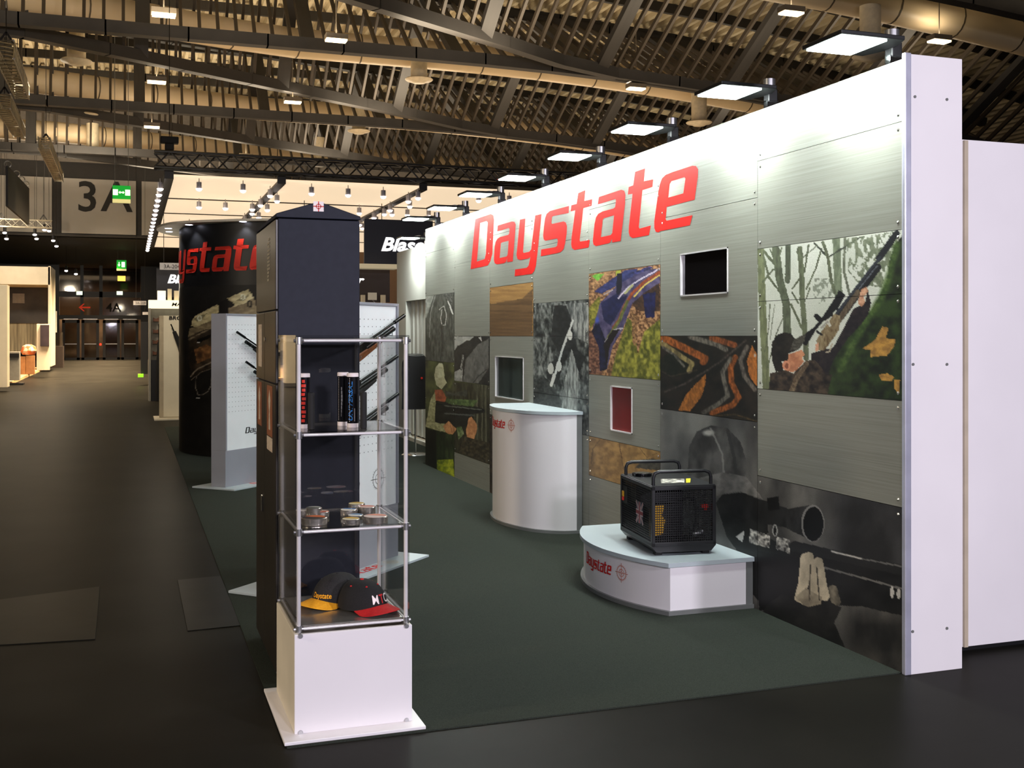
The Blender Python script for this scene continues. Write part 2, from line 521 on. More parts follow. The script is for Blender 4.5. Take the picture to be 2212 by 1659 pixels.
# air diffusers hanging from the ducts: (px, py, disc centre), disc 0.8 m across
DIFF = [(905, 172, 'beside the crossing of two roof chords'), (775, 283, 'above the lit fabric ceiling'), (690, 355, 'low above the far end of the lit fabric ceiling'),
        (165, 132, 'at the upper left above the hanging aluminium truss'), (187, 248, 'at the left below the second roof chord'), (200, 328, 'at the left above the big hall number'),
        (1510, 265, 'between the second and third floodlights of the stand wall'), (1880, 122, 'behind the floodlight nearest the end column')]
DY = [31.0, 39.0, 47.6, 31.5, 39.5, 48.0, 30.6, 21.0]
dproto = None
for (px, py, wh), Yd in zip(DIFF, DY):
    p = at(px, py, Y=Yd)
    lab = 'round cream ceiling air diffuser ' + wh
    if dproto is None:
        dproto = thing('air_diffuser', lab, 'air diffuser', (0, 0, 0), 'round air diffusers under the ducts')
        b = MB(); b.cyl((0, 0, 0.0), (0, 0, 1.15), 0.24, n=20); b.build('neck', M['diffuser'], dproto, smooth=40)
        b = MB(); b.lathe([(0.0, -0.10), (0.18, -0.10), (0.24, -0.06), (0.38, -0.03), (0.41, 0.0), (0.38, 0.03), (0.24, 0.06)], n=28); b.build('disc', M['diffuser'], dproto, smooth=40)
        place(dproto, TR(*p))
    else:
        dup(dproto, TR(*p), lab)
# hall lamps
lproto = None
LW = ['above the left roof post', 'over the first roof chord crossing', 'left of the second roof post', 'below the second duct', 'left of the third roof post', 'just above the fabric ceiling truss',
      'left of the second floodlight of the stand wall', 'below the big duct at the upper right', 'right above the white end panel']
for i, (lx, ly) in enumerate(HALL_ROWS):
    lab = 'rectangular glowing hall lamp ' + LW[i]
    if lproto is None:
        lproto = thing('hall_lamp', lab, 'hall lamp', (0, 0, 0), 'glowing hall lamps under the roof')
        b = MB(); b.box(-0.26, 0.26, -0.15, 0.15, 0.02, 0.14); b.cyl((0, 0, 0.14), (0, 0, 1.6), 0.015, n=6); b.build('housing', M['lampbox'], lproto, bevel=0.01)
        b = MB(); b.box(-0.24, 0.24, -0.13, 0.13, -0.02, 0.02); b.build('diffuser_glass', M['lamp_on'], lproto)
        place(lproto, TR(lx, ly, 8.55))
    else:
        dup(lproto, TR(lx, ly, 8.55), lab)
# ------------------------------------------------------------------ print painter (flat photographs on panels)
def hash2(ix, iy, seed):
    n = (ix.astype(np.int64) * 374761393 + iy.astype(np.int64) * 668265263 + seed * 974634533) & 0x7fffffff
    n = ((n ^ (n >> 13)) * 1274126177) & 0x7fffffff
    return ((n ^ (n >> 16)) & 0xffff) / 65535.0
def vnoise(x, y, seed=1, octv=3):
    r = np.zeros_like(x); a = 0.5; tot = 0
    for o in range(octv):
        ix, iy = np.floor(x), np.floor(y)
        fx, fy = x - ix, y - iy
        fx, fy = fx * fx * (3 - 2 * fx), fy * fy * (3 - 2 * fy)
        v = (hash2(ix, iy, seed + o) * (1 - fx) + hash2(ix + 1, iy, seed + o) * fx) * (1 - fy) + (hash2(ix, iy + 1, seed + o) * (1 - fx) + hash2(ix + 1, iy + 1, seed + o) * fx) * fy
        r += a * v; tot += a; a *= 0.5; x = x * 2.03; y = y * 2.03
    return r / tot
class Paint:
    """colours a set of print points; all shapes are given in the coordinates of one enlarged view of the print"""
    def __init__(s, px, py, ox=0, oy=0, sc=1):
        s.px, s.py = px, py
        s.c = np.zeros((len(px), 3))
        s.view(ox, oy, sc)
    def view(s, ox, oy, sc):
        x, y = (s.px - ox) * sc, (s.py - oy) * sc
        g, a = 5.0 * sc, 1.5 * sc          # slightly uneven outlines, as in a photograph
        s.x = x + (vnoise(x / g, y / g, 201, 2) - 0.5) * a
        s.y = y + (vnoise(x / g, y / g, 207, 2) - 0.5) * a
    def fill(s, c1, c2=None, nx=20, ny=20, seed=3, octv=4, mask=None, sharp=1.0):
        c1 = np.array(c1, float)
        if c2 is None:
            col = np.repeat(c1[None], len(s.x), 0)
        else:
            t = vnoise(s.x / nx, s.y / ny, seed, octv)
            t = np.clip((t - 0.5) * 2.2 * sharp + 0.5, 0, 1)[:, None]
            col = c1[None] * (1 - t) + np.array(c2, float)[None] * t
        if mask is None:
            s.c = col
        else:
            mk = mask[:, None]
            s.c = s.c * (1 - mk) + col * mk
        return s
    def inside(s, poly):
        r = np.zeros(len(s.x), bool)
        n = len(poly)
        for i in range(n):
            xa, ya = poly[i]; xb, yb = poly[(i + 1) % n]
            if ya == yb:
                continue
            cnd = (ya > s.y) != (yb > s.y)
            xi = (xb - xa) * (s.y - ya) / (yb - ya) + xa
            r ^= cnd & (s.x < xi)
        return r
    def poly(s, pts, c1, c2=None, nx=20, ny=20, seed=5, a=1.0, octv=4):
        return s.fill(c1, c2, nx, ny, seed, octv, s.inside(pts) * a)
    def dist(s, pts):
        d = np.full(len(s.x), 1e9)
        for (xa, ya), (xb, yb) in zip(pts[:-1], pts[1:]):
            dx, dy = xb - xa, yb - ya
            t = np.clip(((s.x - xa) * dx + (s.y - ya) * dy) / (dx * dx + dy * dy + 1e-9), 0, 1)
            d = np.minimum(d, np.hypot(s.x - xa - t * dx, s.y - ya - t * dy))
        return d
    def line(s, pts, w, c1, c2=None, nx=20, ny=20, seed=7, a=1.0, soft=0.0):
        d = s.dist(pts)
        mk = np.clip((w / 2 - d) / (soft if soft else 1e-6), 0, 1) * a
        return s.fill(c1, c2, nx, ny, seed, 3, mk)
    def ell(s, cx, cy, rx, ry, c1, c2=None, nx=20, ny=20, a=1.0, soft=0.0):
        d = np.hypot((s.x - cx) / rx, (s.y - cy) / ry)
        mk = np.clip((1 - d) / (soft if soft else 1e-6), 0, 1) * a
        return s.fill(c1, c2, nx, ny, 9, 3, mk)

def print_mat(name, rough=0.45):
    m = bpy.data.materials.new(name)
    m.use_nodes = True
    nt = m.node_tree
    bs = nt.nodes['Principled BSDF']
    bs.inputs['Roughness'].default_value = rough
    bs.inputs['Specular IOR Level'].default_value = 0.3
    a = nt.nodes.new('ShaderNodeAttribute'); a.attribute_name = 'print'
    nz = nt.nodes.new('ShaderNodeTexNoise'); nz.inputs['Scale'].default_value = 160; nz.inputs['Detail'].default_value = 3
    mr = nt.nodes.new('ShaderNodeMapRange'); mr.inputs['From Min'].default_value = 0.3; mr.inputs['From Max'].default_value = 0.7
    mr.inputs['To Min'].default_value = 0.86; mr.inputs['To Max'].default_value = 1.1
    mx = nt.nodes.new('ShaderNodeMix'); mx.data_type = 'RGBA'; mx.blend_type = 'MULTIPLY'; mx.inputs[0].default_value = 1.0
    tc = nt.nodes.new('ShaderNodeTexCoord')
    nt.links.new(tc.outputs['Object'], nz.inputs['Vector'])
    nt.links.new(nz.outputs['Fac'], mr.inputs['Value'])
    nt.links.new(a.outputs['Color'], mx.inputs[6])
    nt.links.new(mr.outputs[0], mx.inputs[7])
    nt.links.new(mx.outputs[2], bs.inputs['Base Color'])
    return m
M['print'] = print_mat('photo_print')

def px_of(P):
    z = P[:, 0] * SN + P[:, 1] * CS
    r = P[:, 0] * CS - P[:, 1] * SN
    return CX + FPX * r / z, HY - FPX * (P[:, 2] - EYE) / z

def print_grid(name, P, nu, nv, painter, parent, gain=1.0):
    """P: (nu*nv, 3) points; painter(px, py) -> (N, 3) colours 0..255"""
    px, py = px_of(P)
    c = np.clip(painter(px, py) * gain, 0, 255) / 255.0
    lin = np.where(c <= 0.04045, c / 12.92, ((c + 0.055) / 1.055) ** 2.4)
    me = bpy.data.meshes.new(name)
    idx = np.arange(nu * nv).reshape(nu, nv)
    q = np.stack([idx[:-1, :-1], idx[1:, :-1], idx[1:, 1:], idx[:-1, 1:]], -1).reshape(-1, 4)
    me.from_pydata(P.tolist(), [], q.tolist())
    ca = me.color_attributes.new('print', 'FLOAT_COLOR', 'POINT')
    buf = np.ones((len(P), 4), np.float32); buf[:, :3] = lin
    ca.data.foreach_set('color', buf.ravel())
    me.materials.append(M['print'])
    return link(name, me, parent)

# ------------------------------------------------------------------ stand wall with brushed metal and photo panels
def brushed(name):
    m = mat(name, (145, 146, 137), 0.45, 0.15, c2=(126, 127, 118), scale=3.0, stretch=(1, 0.5, 70), detail=6, lo=0.3, hi=0.72)
    return m
M['brushed'] = brushed('brushed_metal_sheet')
WX = 3.445
b = MB(); b.box(3.458, 3.70, 4.285, 13.15, 0.0, 2.905)
wall = struct(b.build('wall_right', M['greyedge']))
YC = [4.285, 5.55, 6.785, 8.03, 9.30, 10.57, 11.85, 13.13]
G_ = 0.003
NICHES = {}
def panel(ci, z0, z1, hole=None):
    y0, y1 = YC[ci] + G_ / 2, YC[ci + 1] - G_ / 2
    z0 += G_ / 2; z1 -= G_ / 2
    b = MB()
    if hole is None:
        b.box(WX, WX + 0.011, y0, y1, z0, z1)
    else:
        ya, yb, za, zb = hole
        b.box(WX, WX + 0.011, y0, ya, z0, z1); b.box(WX, WX + 0.011, yb, y1, z0, z1)
        b.box(WX, WX + 0.011, ya, yb, z0, za); b.box(WX, WX + 0.011, ya, yb, zb, z1)
    b.build('metal_panel', M['brushed'], wall)
def photo(ci, z0, z1, painter, dens=3.0, gain=1.0, cj=None):
    y0, y1 = YC[ci] + G_ / 2, YC[(cj or ci) + 1] - G_ / 2
    z0 += G_ / 2; z1 -= G_ / 2
    zm = (y0 + y1) / 2 * 1.08
    nu = int(min(260, max(40, (y1 - y0) * 240 / zm * dens)))
    nv = int(min(300, max(40, (z1 - z0) * 2370 / zm / 3.0 * dens * 0.55)))
    ys, zs = np.linspace(y0, y1, nu), np.linspace(z0, z1, nv)
    P = np.stack([np.full(nu * nv, WX - 0.0005), np.repeat(ys, nv), np.tile(zs, nu)], 1)
    b = MB(); b.box(WX, WX + 0.011, y0, y1, z0, z1)
    s = b.build('photo_panel', M['black'], wall)
    print_grid('photo_print', P, nu, nv, painter, s, gain)

def P_aim(px, py):      # marksman in a cap aiming a scoped rifle upwards between bare trees
    p = Paint(px, py, 1600, 480, 3.95)
    p.fill((208, 212, 202), (188, 194, 182), 300, 300)
    tw = (104, 112, 88)
    for a, w, c in [([(815, 150), (835, 620)], 66, (122, 134, 110)), ([(890, 140), (880, 420), (930, 620)], 22, (112, 118, 100)),
                    ([(170, 240), (185, 700), (205, 1100), (220, 1440)], 62, (126, 134, 100)), ([(300, 230), (330, 480), (390, 700), (398, 960)], 66, (96, 104, 84)),
                    ([(405, 205), (400, 500)], 46, (92, 100, 82)), ([(505, 225), (520, 460), (525, 650), (545, 900), (560, 1160)], 46, tw),
                    ([(200, 250), (310, 380)], 24, tw), ([(190, 270), (240, 470), (330, 590)], 18, tw), ([(580, 195), (545, 420), (440, 570)], 15, tw),
                    ([(690, 230), (640, 400), (560, 570)], 15, tw), ([(430, 700), (520, 900)], 20, tw), ([(630, 180), (745, 300), (1020, 130)], 15, (70, 78, 66)),
                    ([(700, 170), (745, 300), (770, 480), (800, 600)], 26, tw), ([(250, 700), (240, 900), (205, 1110)], 8, tw), ([(360, 820), (300, 960), (230, 1240)], 9, tw),
                    ([(280, 400), (190, 510)], 16, tw), ([(440, 600), (490, 690)], 14, tw), ([(650, 200), (500, 330)], 9, tw), ([(480, 250), (520, 330)], 12, tw),
                    ([(290, 700), (250, 1000)], 6, tw), ([(250, 230), (290, 330)], 12, tw), ([(350, 215), (320, 330)], 12, tw), ([(590, 560), (560, 650)], 12, tw)]:
        p.line(a, w, c, tuple(v * 0.78 for v in c), 14, 60)
    mk = p.inside([(900, 140), (1360, 70), (1290, 400), (1200, 560), (1000, 520), (920, 420)])
    t = vnoise(p.x / 26, p.y / 40, 41, 4)
    p.fill((86, 96, 74), (120, 128, 106), 22, 30, 43, 3, mk * (t > 0.47) * 0.9)
    p.fill((92, 100, 84), None, mask=p.inside([(600, 480), (800, 480), (790, 640), (640, 720)]) * (vnoise(p.x / 20, p.y / 20, 47, 4) > 0.56) * 0.6)
    p.poly([(1380, 110), (1310, 200), (1270, 330), (1245, 500), (1180, 640), (1110, 750), (1020, 860), (890, 1010), (800, 1160), (730, 1300), (680, 1460), (680, 1560), (1380, 1560)], (48, 66, 34), (24, 30, 22), 70, 70)
    p.line([(1330, 200), (1280, 420), (1200, 640), (1090, 820), (960, 1030), (850, 1260)], 90, (84, 108, 54), (52, 74, 36), 26, 26, a=0.8, soft=30)
    for q in ([(1210, 890), (1260, 900), (1240, 990), (1320, 1000), (1310, 1060), (1250, 1140), (1110, 1150), (1105, 1090), (1040, 1080), (1150, 1000)], [(1180, 1300), (1250, 1290), (1310, 1320), (1290, 1360), (1200, 1350)], [(1310, 1340), (1360, 1350), (1350, 1460), (1310, 1420)]):
        p.poly(q, (196, 150, 72), (140, 104, 56), 30, 30)
    sl = (26, 23, 29)
    p.poly([(1085, 570), (1112, 690), (1090, 790), (1000, 900), (900, 1010), (790, 1180), (740, 1330), (600, 1250), (600, 1120), (700, 1090), (790, 1070), (880, 900), (960, 740), (1060, 690)], sl, (44, 38, 40), 30, 30)
    p.poly([(250, 1290), (380, 1260), (450, 1290), (560, 1180), (640, 1180), (730, 1300), (780, 1300), (720, 1560), (230, 1560), (240, 1440)], (78, 66, 54), (26, 22, 22), 38, 38)
    p.line([(560, 1210), (480, 1330), (430, 1450)], 42, (128, 112, 90), (80, 66, 52), 16, 16)
    p.line([(1330, 95), (1180, 310)], 56, (28, 30, 34)); p.line([(1190, 300), (810, 790)], 26, (46, 50, 58)); p.line([(1172, 385), (850, 810)], 62, (26, 27, 31)); p.line([(1165, 370), (1000, 580)], 8, (96, 102, 110))
    p.line([(1000, 600), (830, 850)], 46, (104, 92, 74), (70, 58, 46), 10, 30)
    p.poly([(800, 780), (850, 800), (840, 920), (720, 1090), (665, 1095), (645, 1010), (690, 930)], (150, 136, 106), (96, 78, 54), 14, 40)
    p.line([(780, 1040), (760, 1100), (730, 1110)], 14, (170, 160, 140)); p.line([(735, 840), (760, 880)], 26, (190, 188, 176)); p.line([(690, 900), (740, 850)], 18, (150, 148, 140))
    p.poly([(840, 578), (895, 622), (830, 740), (720, 830), (640, 920), (560, 1055), (533, 1040), (550, 950), (620, 900), (690, 820), (770, 700)], (22, 22, 25))
    p.line([(645, 800), (685, 840)], 42, (24, 24, 26)); p.line([(720, 830), (780, 790)], 22, (24, 24, 26)); p.line([(650, 930), (690, 960)], 20, (24, 24, 26))
    p.poly([(1030, 572), (1075, 553), (1088, 590), (1052, 630), (1058, 690), (1032, 722), (1003, 700), (1008, 640)], (206, 162, 132), (160, 112, 86), 20, 20)
    p.poly([(640, 1040), (662, 1030), (664, 1090), (640, 1110)], (200, 150, 122))
    p.poly([(405, 1130), (520, 1088), (548, 1132), (522, 1160), (540, 1190), (480, 1262), (440, 1282), (380, 1262), (355, 1220), (380, 1190)], (204, 144, 108), (166, 108, 80), 40, 40)
    p.ell(388, 1224, 32, 42, (206, 140, 108)); p.ell(392, 1226, 15, 24, (140, 84, 64))
    p.poly([(262, 1110), (268, 1020), (310, 960), (370, 938), (430, 950), (462, 995), (552, 953), (546, 1012), (500, 1085), (410, 1120), (402, 1180), (350, 1190), (362, 1270), (300, 1275), (270, 1190)], (42, 38, 33), (22, 20, 19), 40, 40)
    p.poly([(455, 1000), (552, 953), (546, 1012), (495, 1085), (420, 1095)], (88, 86, 78), (54, 52, 46), 20, 14)
    return p.c
def P_scope(px, py):    # monochrome hooded marksman behind a large scope
    p = Paint(px, py, 0, 0, 1)
    p.fill((118, 116, 110), (58, 57, 56), 60, 130, 11)
    p.fill((50, 50, 52), (26, 26, 27), 50, 80, 15, 4, np.clip((px - 1760) / 60, 0, 1) * (py < 1260) * 0.9)
    p.fill((60, 58, 55), (30, 30, 30), 40, 60, 17, 4, np.clip((py - 1290) / 60, 0, 1) * np.clip((px - 1800) / 50, 0, 1))
    p.poly([(1485, 1020), (1488, 965), (1506, 932), (1536, 918), (1572, 925), (1600, 955), (1616, 1010), (1626, 1050), (1560, 1062), (1500, 1100), (1480, 1060)], (92, 90, 87), (44, 43, 42), 26, 50, 21)
    p.line([(1535, 925), (1560, 980), (1565, 1040)], 4, (140, 138, 132), a=0.6); p.line([(1572, 930), (1586, 990), (1592, 1040)], 7, (48, 47, 46), a=0.8); p.ell(1530, 935, 16, 9, (160, 158, 150), soft=0.6)
    p.poly([(1482, 1040), (1560, 1020), (1612, 1030), (1648, 1078), (1600, 1062), (1556, 1066), (1500, 1110)], (124, 121, 116), (80, 78, 75), 18, 18, 23)
    p.poly([(1546, 1086), (1560, 1068), (1604, 1064), (1650, 1082), (1660, 1150), (1600, 1200), (1570, 1160)], (24, 24, 24), (38, 38, 37), 20, 20)
    p.poly([(1590, 1172), (1640, 1150), (1710, 1188), (1950, 1232), (1950, 1330), (1862, 1310), (1640, 1300), (1596, 1250)], (18, 18, 18), (28, 28, 28), 40, 30)
    p.poly([(1636, 1190), (1780, 1215), (1790, 1260), (1720, 1300), (1640, 1320)], (16, 16, 16))
    p.poly([(1580, 1068), (1640, 1078), (1700, 1098), (1702, 1140), (1640, 1130), (1580, 1110)], (26, 26, 26), (40, 40, 40), 16, 30)
    p.poly([(1656, 1076), (1682, 1072), (1684, 1100), (1660, 1104)], (18, 18, 18))
    p.poly([(1698, 1100), (1748, 1091), (1776, 1118), (1778, 1150), (1758, 1170), (1716, 1150), (1698, 1140)], (52, 52, 52), (30, 30, 30), 14, 30)
    p.ell(1756, 1131, 25, 40, (128, 126, 122)); p.ell(1757, 1132, 22, 37, (9, 9, 10))
    for q in ([(1620, 1142), (1664, 1158), (1662, 1184), (1618, 1172)], [(1678, 1160), (1707, 1166), (1706, 1196), (1676, 1186)]):
        p.poly(q, (206, 204, 196), (46, 46, 45), 5, 5, 31)
    p.ell(1674, 1146, 6, 13, (150, 150, 146)); p.ell(1674, 1146, 3, 10, (30, 30, 30)); p.poly([(1590, 1160), (1608, 1146), (1604, 1172)], (170, 168, 162))
    p.line([(1716, 1180), (1950, 1232)], 22, (32, 32, 32)); p.line([(1796, 1191), (1862, 1207)], 5, (196, 194, 188), soft=2); p.line([(1862, 1207), (1950, 1224)], 3, (92, 92, 90))
    p.line([(1780, 1226), (1950, 1272)], 4, (98, 97, 94)); p.ell(1927, 1279, 4, 13, (176, 174, 168)); p.ell(1941, 1282, 4, 12, (166, 164, 158))
    sk, sk2 = (196, 184, 160), (150, 140, 120)
    p.line([(1740, 1206), (1735, 1262), (1726, 1298)], 22, sk, sk2, 20, 40); p.line([(1748, 1202), (1757, 1250), (1764, 1302)], 19, (184, 172, 148), sk2, 20, 40)
    p.line([(1768, 1214), (1774, 1252), (1782, 1288)], 20, sk, sk2, 20, 40); p.poly([(1718, 1290), (1740, 1270), (1776, 1290), (1772, 1314), (1740, 1312)], (150, 140, 120), (110, 102, 88), 20, 20)
    p.line([(1799, 1274), (1806, 1300)], 20, (128, 120, 104), (70, 66, 58), 12, 16)
    p.line([(1751, 1220), (1748, 1296)], 3, (70, 64, 54)); p.line([(1764, 1226), (1770, 1296)], 3, (60, 56, 48))
    p.poly([(1716, 1296), (1745, 1312), (1790, 1300), (1818, 1312), (1802, 1346), (1826, 1400), (1840, 1470), (1700, 1400), (1640, 1330), (1664, 1300), (1690, 1284)], (22, 22, 22), (36, 35, 34), 24, 24)
    return p.c
def P_feather(px, py):  # close-up of striped brown and orange feathers
    p = Paint(px, py, 1200, 500, 3.606)
    p.fill((44, 37, 30), (24, 24, 19), 60, 60)
    p.ell(930, 1035, 120, 95, (22, 27, 19), (34, 36, 26), 20, 20)
    og, tn, gr = (196, 108, 48), (178, 156, 100), (132, 124, 110)
    def band(a, w, c):
        p.line(a, w * 1.4, c, tuple(v * 0.55 for v in c), 9, 26, soft=9)
    band([(835, 828), (1000, 905), (1165, 990), (1150, 1015)], 46, og); band([(825, 870), (960, 960), (1065, 1030), (1040, 1085)], 34, tn); band([(840, 905), (930, 965), (1000, 1050)], 20, gr)
    band([(1050, 820), (1250, 880), (1325, 920)], 34, gr); band([(1215, 828), (1395, 885)], 38, (170, 94, 48))
    band([(1480, 850), (1300, 1000), (1200, 1070), (1000, 1190), (850, 1250)], 16, (96, 84, 74)); band([(1100, 1080), (900, 1130), (830, 1090)], 12, (92, 80, 62))
    p.poly([(1172, 1108), (1168, 1180), (1135, 1290), (1045, 1402), (958, 1392), (1015, 1275), (1100, 1180)], (206, 128, 54), (140, 86, 40), 9, 26)
    band([(1400, 980), (1362, 1060), (1372, 1180), (1425, 1292), (1380, 1352), (1220, 1412)], 38, og); band([(1362, 990), (1300, 1100), (1322, 1200), (1342, 1280), (1270, 1342), (1150, 1412)], 30, gr)
    band([(1492, 900), (1440, 1000), (1472, 1130), (1552, 1232)], 30, (128, 118, 106)); p.poly([(1530, 890), (1490, 1010), (1512, 1130), (1570, 1210), (1570, 960)], (200, 122, 52), (140, 86, 42), 9, 26)
    band([(1200, 1440), (1400, 1425), (1570, 1480)], 12, (124, 100, 58)); band([(1240, 1470), (1420, 1455), (1560, 1500)], 8, (110, 88, 52)); p.ell(1552, 965, 10, 16, (190, 186, 176), soft=0.5)
    return p.c
def P_blue(px, py):     # blue laminate rifle lying on moss and leaves
    p = Paint(px, py, 1200, 500, 3.606)
    p.fill((196, 152, 108), (84, 56, 38), 14, 14, 51)
    p.poly([(250, 770), (330, 780), (360, 1110), (250, 1110)], (150, 106, 84), (70, 44, 36), 14, 14)
    p.poly([(430, 1130), (470, 960), (560, 670), (600, 700), (640, 960), (690, 780), (820, 680), (820, 1160), (500, 1140)], (166, 162, 66), (78, 82, 32), 24, 36)
    p.poly([(590, 620), (640, 660), (620, 900), (600, 860)], (170, 130, 86), (90, 64, 42), 12, 12)
    p.poly([(255, 600), (345, 500), (350, 640), (270, 760)], (160, 152, 64), (92, 92, 36), 16, 16); p.poly([(285, 350), (310, 330), (380, 330), (330, 385)], (126, 196, 76), (90, 150, 50), 14, 14); p.poly([(470, 310), (510, 300), (480, 400)], (160, 170, 60))
    p.poly([(810, 290), (815, 400), (700, 470), (600, 560), (525, 760), (445, 900), (402, 1070), (345, 1090), (345, 900), (285, 770), (325, 640), (345, 560), (500, 400), (620, 310)], (98, 90, 122), (58, 54, 88), 30, 30)
    nv = (38, 42, 84)
    p.poly([(300, 470), (420, 380), (545, 300), (645, 288), (600, 350), (430, 450), (360, 485)], nv, (62, 70, 122), 24, 14); p.poly([(560, 330), (740, 270), (760, 285), (640, 330)], (70, 72, 140), (30, 32, 60), 20, 12)
    p.poly([(352, 560), (480, 480), (492, 520), (565, 495), (430, 735), (375, 690)], nv, (26, 28, 60), 30, 30); p.poly([(480, 330), (520, 320), (515, 460), (490, 500), (470, 470)], (24, 26, 40))
    p.poly([(595, 560), (700, 470), (810, 400), (815, 620), (640, 620)], (44, 34, 32), (84, 60, 42), 18, 18); p.poly([(680, 490), (780, 470), (772, 668), (700, 672)], (26, 28, 58), (36, 40, 86), 20, 30)
    p.line([(810, 318), (690, 395), (600, 480), (540, 575), (495, 690), (450, 750)], 30, (170, 84, 46), (120, 56, 36), 10, 22, soft=6); p.line([(560, 545), (500, 690), (400, 845)], 30, (122, 126, 66), (80, 86, 46), 12, 24, soft=6)
    p.line([(810, 340), (690, 420), (610, 510)], 9, (214, 190, 90)); p.line([(810, 290), (640, 385), (560, 440), (490, 520)], 10, (202, 194, 214)); p.line([(600, 420), (540, 480)], 18, (170, 170, 120))
    p.poly([(280, 775), (330, 690), (395, 860), (400, 1075), (345, 1090), (338, 900)], (34, 36, 72), (18, 20, 38), 24, 24); p.line([(390, 860), (460, 765), (520, 755)], 14, (176, 172, 180)); p.ell(325, 690, 22, 40, (70, 84, 170), soft=0.7)
    p.line([(375, 495), (445, 455)], 8, (188, 190, 210), a=0.7); p.poly([(375, 880), (440, 770), (500, 760), (420, 900), (400, 1060)], (30, 24, 24))
    return p.c
def P_bark(px, py):     # monochrome hunter leaning against a rough trunk
    p = Paint(px, py, 840, 560, 3.317)
    p.fill((136, 140, 136), (26, 29, 29), 15, 34, 61, 5)
    p.poly([(1240, 320), (1430, 310), (1430, 600), (1330, 560), (1300, 420)], (170, 172, 168), (70, 74, 74), 10, 60)
    p.poly([(1185, 330), (1270, 330), (1310, 440), (1345, 640), (1405, 700), (1370, 810), (1330, 780), (1310, 640), (1250, 760), (1210, 900), (1175, 890), (1140, 860), (1160, 740), (1230, 690), (1160, 560)], (26, 28, 28), (46, 48, 48), 24, 24)
    p.poly([(1310, 640), (1365, 830), (1350, 1080), (1240, 1080), (1255, 900)], (172, 174, 168), (92, 94, 92), 8, 60)
    p.poly([(1040, 860), (1110, 840), (1180, 900), (1220, 1000), (1230, 1080), (1030, 1080)], (70, 74, 72), (26, 28, 28), 12, 12)
    p.line([(1318, 440), (1245, 640), (1190, 830), (1165, 900)], 15, (206, 208, 204)); p.line([(1300, 470), (1240, 610)], 5, (30, 30, 30)); p.ell(1298, 545, 16, 34, (212, 212, 206)); p.ell(1218, 768, 20, 36, (210, 210, 204)); p.ell(1160, 785, 22, 40, (184, 184, 178)); p.line([(1185, 830), (1165, 900)], 24, (196, 196, 190))
    return p.c
def P_brown(px, py):    # warm brown grain
    p = Paint(px, py, 840, 560, 3.317)
    p.fill((170, 130, 76), (138, 100, 56), 120, 14, 71)
    p.poly([(705, 310), (740, 320), (960, 280), (1030, 210), (1030, 560), (700, 560)], (112, 84, 54), (84, 62, 40), 140, 12, 73, 0.92)
    return p.c
def P_camo(px, py):     # dim monochrome close-up with a looped strap
    p = Paint(px, py, 840, 560, 3.317)
    p.fill((98, 101, 94), (58, 60, 56), 10, 40, 81)
    p.poly([(255, 250), (330, 240), (268, 420), (255, 420)], (176, 178, 170), (120, 122, 114), 20, 20); p.line([(335, 250), (300, 380), (290, 560)], 5, (170, 172, 166), a=0.7); p.line([(425, 300), (458, 390)], 10, (205, 205, 200)); p.poly([(360, 240), (455, 235), (455, 330), (400, 270)], (54, 55, 52), (130, 132, 126), 10, 10)
    p.line([(360, 360), (395, 335), (412, 400), (405, 470), (378, 475), (372, 420), (380, 360)], 6, (168, 170, 162)); p.line([(380, 470), (382, 660)], 12, (46, 47, 44), a=0.7)
    return p.c
def P_rock(px, py):     # monochrome stalker among rocks
    p = Paint(px, py, 840, 560, 3.317)
    p.fill((50, 50, 49), (30, 30, 30), 30, 30, 91)
    p.poly([(455, 550), (610, 555), (560, 600), (490, 620), (455, 690)], (150, 150, 145), (180, 180, 174), 20, 20); p.poly([(500, 620), (560, 580), (640, 600), (560, 700), (520, 760), (460, 740), (460, 660)], (36, 36, 36), (52, 52, 50), 20, 20)
    p.poly([(550, 720), (640, 610), (715, 570), (715, 780), (640, 890), (530, 885)], (112, 112, 108), (82, 82, 79), 12, 30); p.line([(600, 890), (640, 840), (700, 790)], 6, (40, 40, 40)); p.poly([(462, 810), (528, 780), (528, 885), (462, 880)], (172, 172, 166), (130, 130, 126), 20, 20); p.line([(530, 690), (518, 790)], 14, (180, 180, 174), (60, 60, 58), 6, 10); p.poly([(640, 560), (660, 555), (668, 590)], (190, 190, 184))
    return p.c
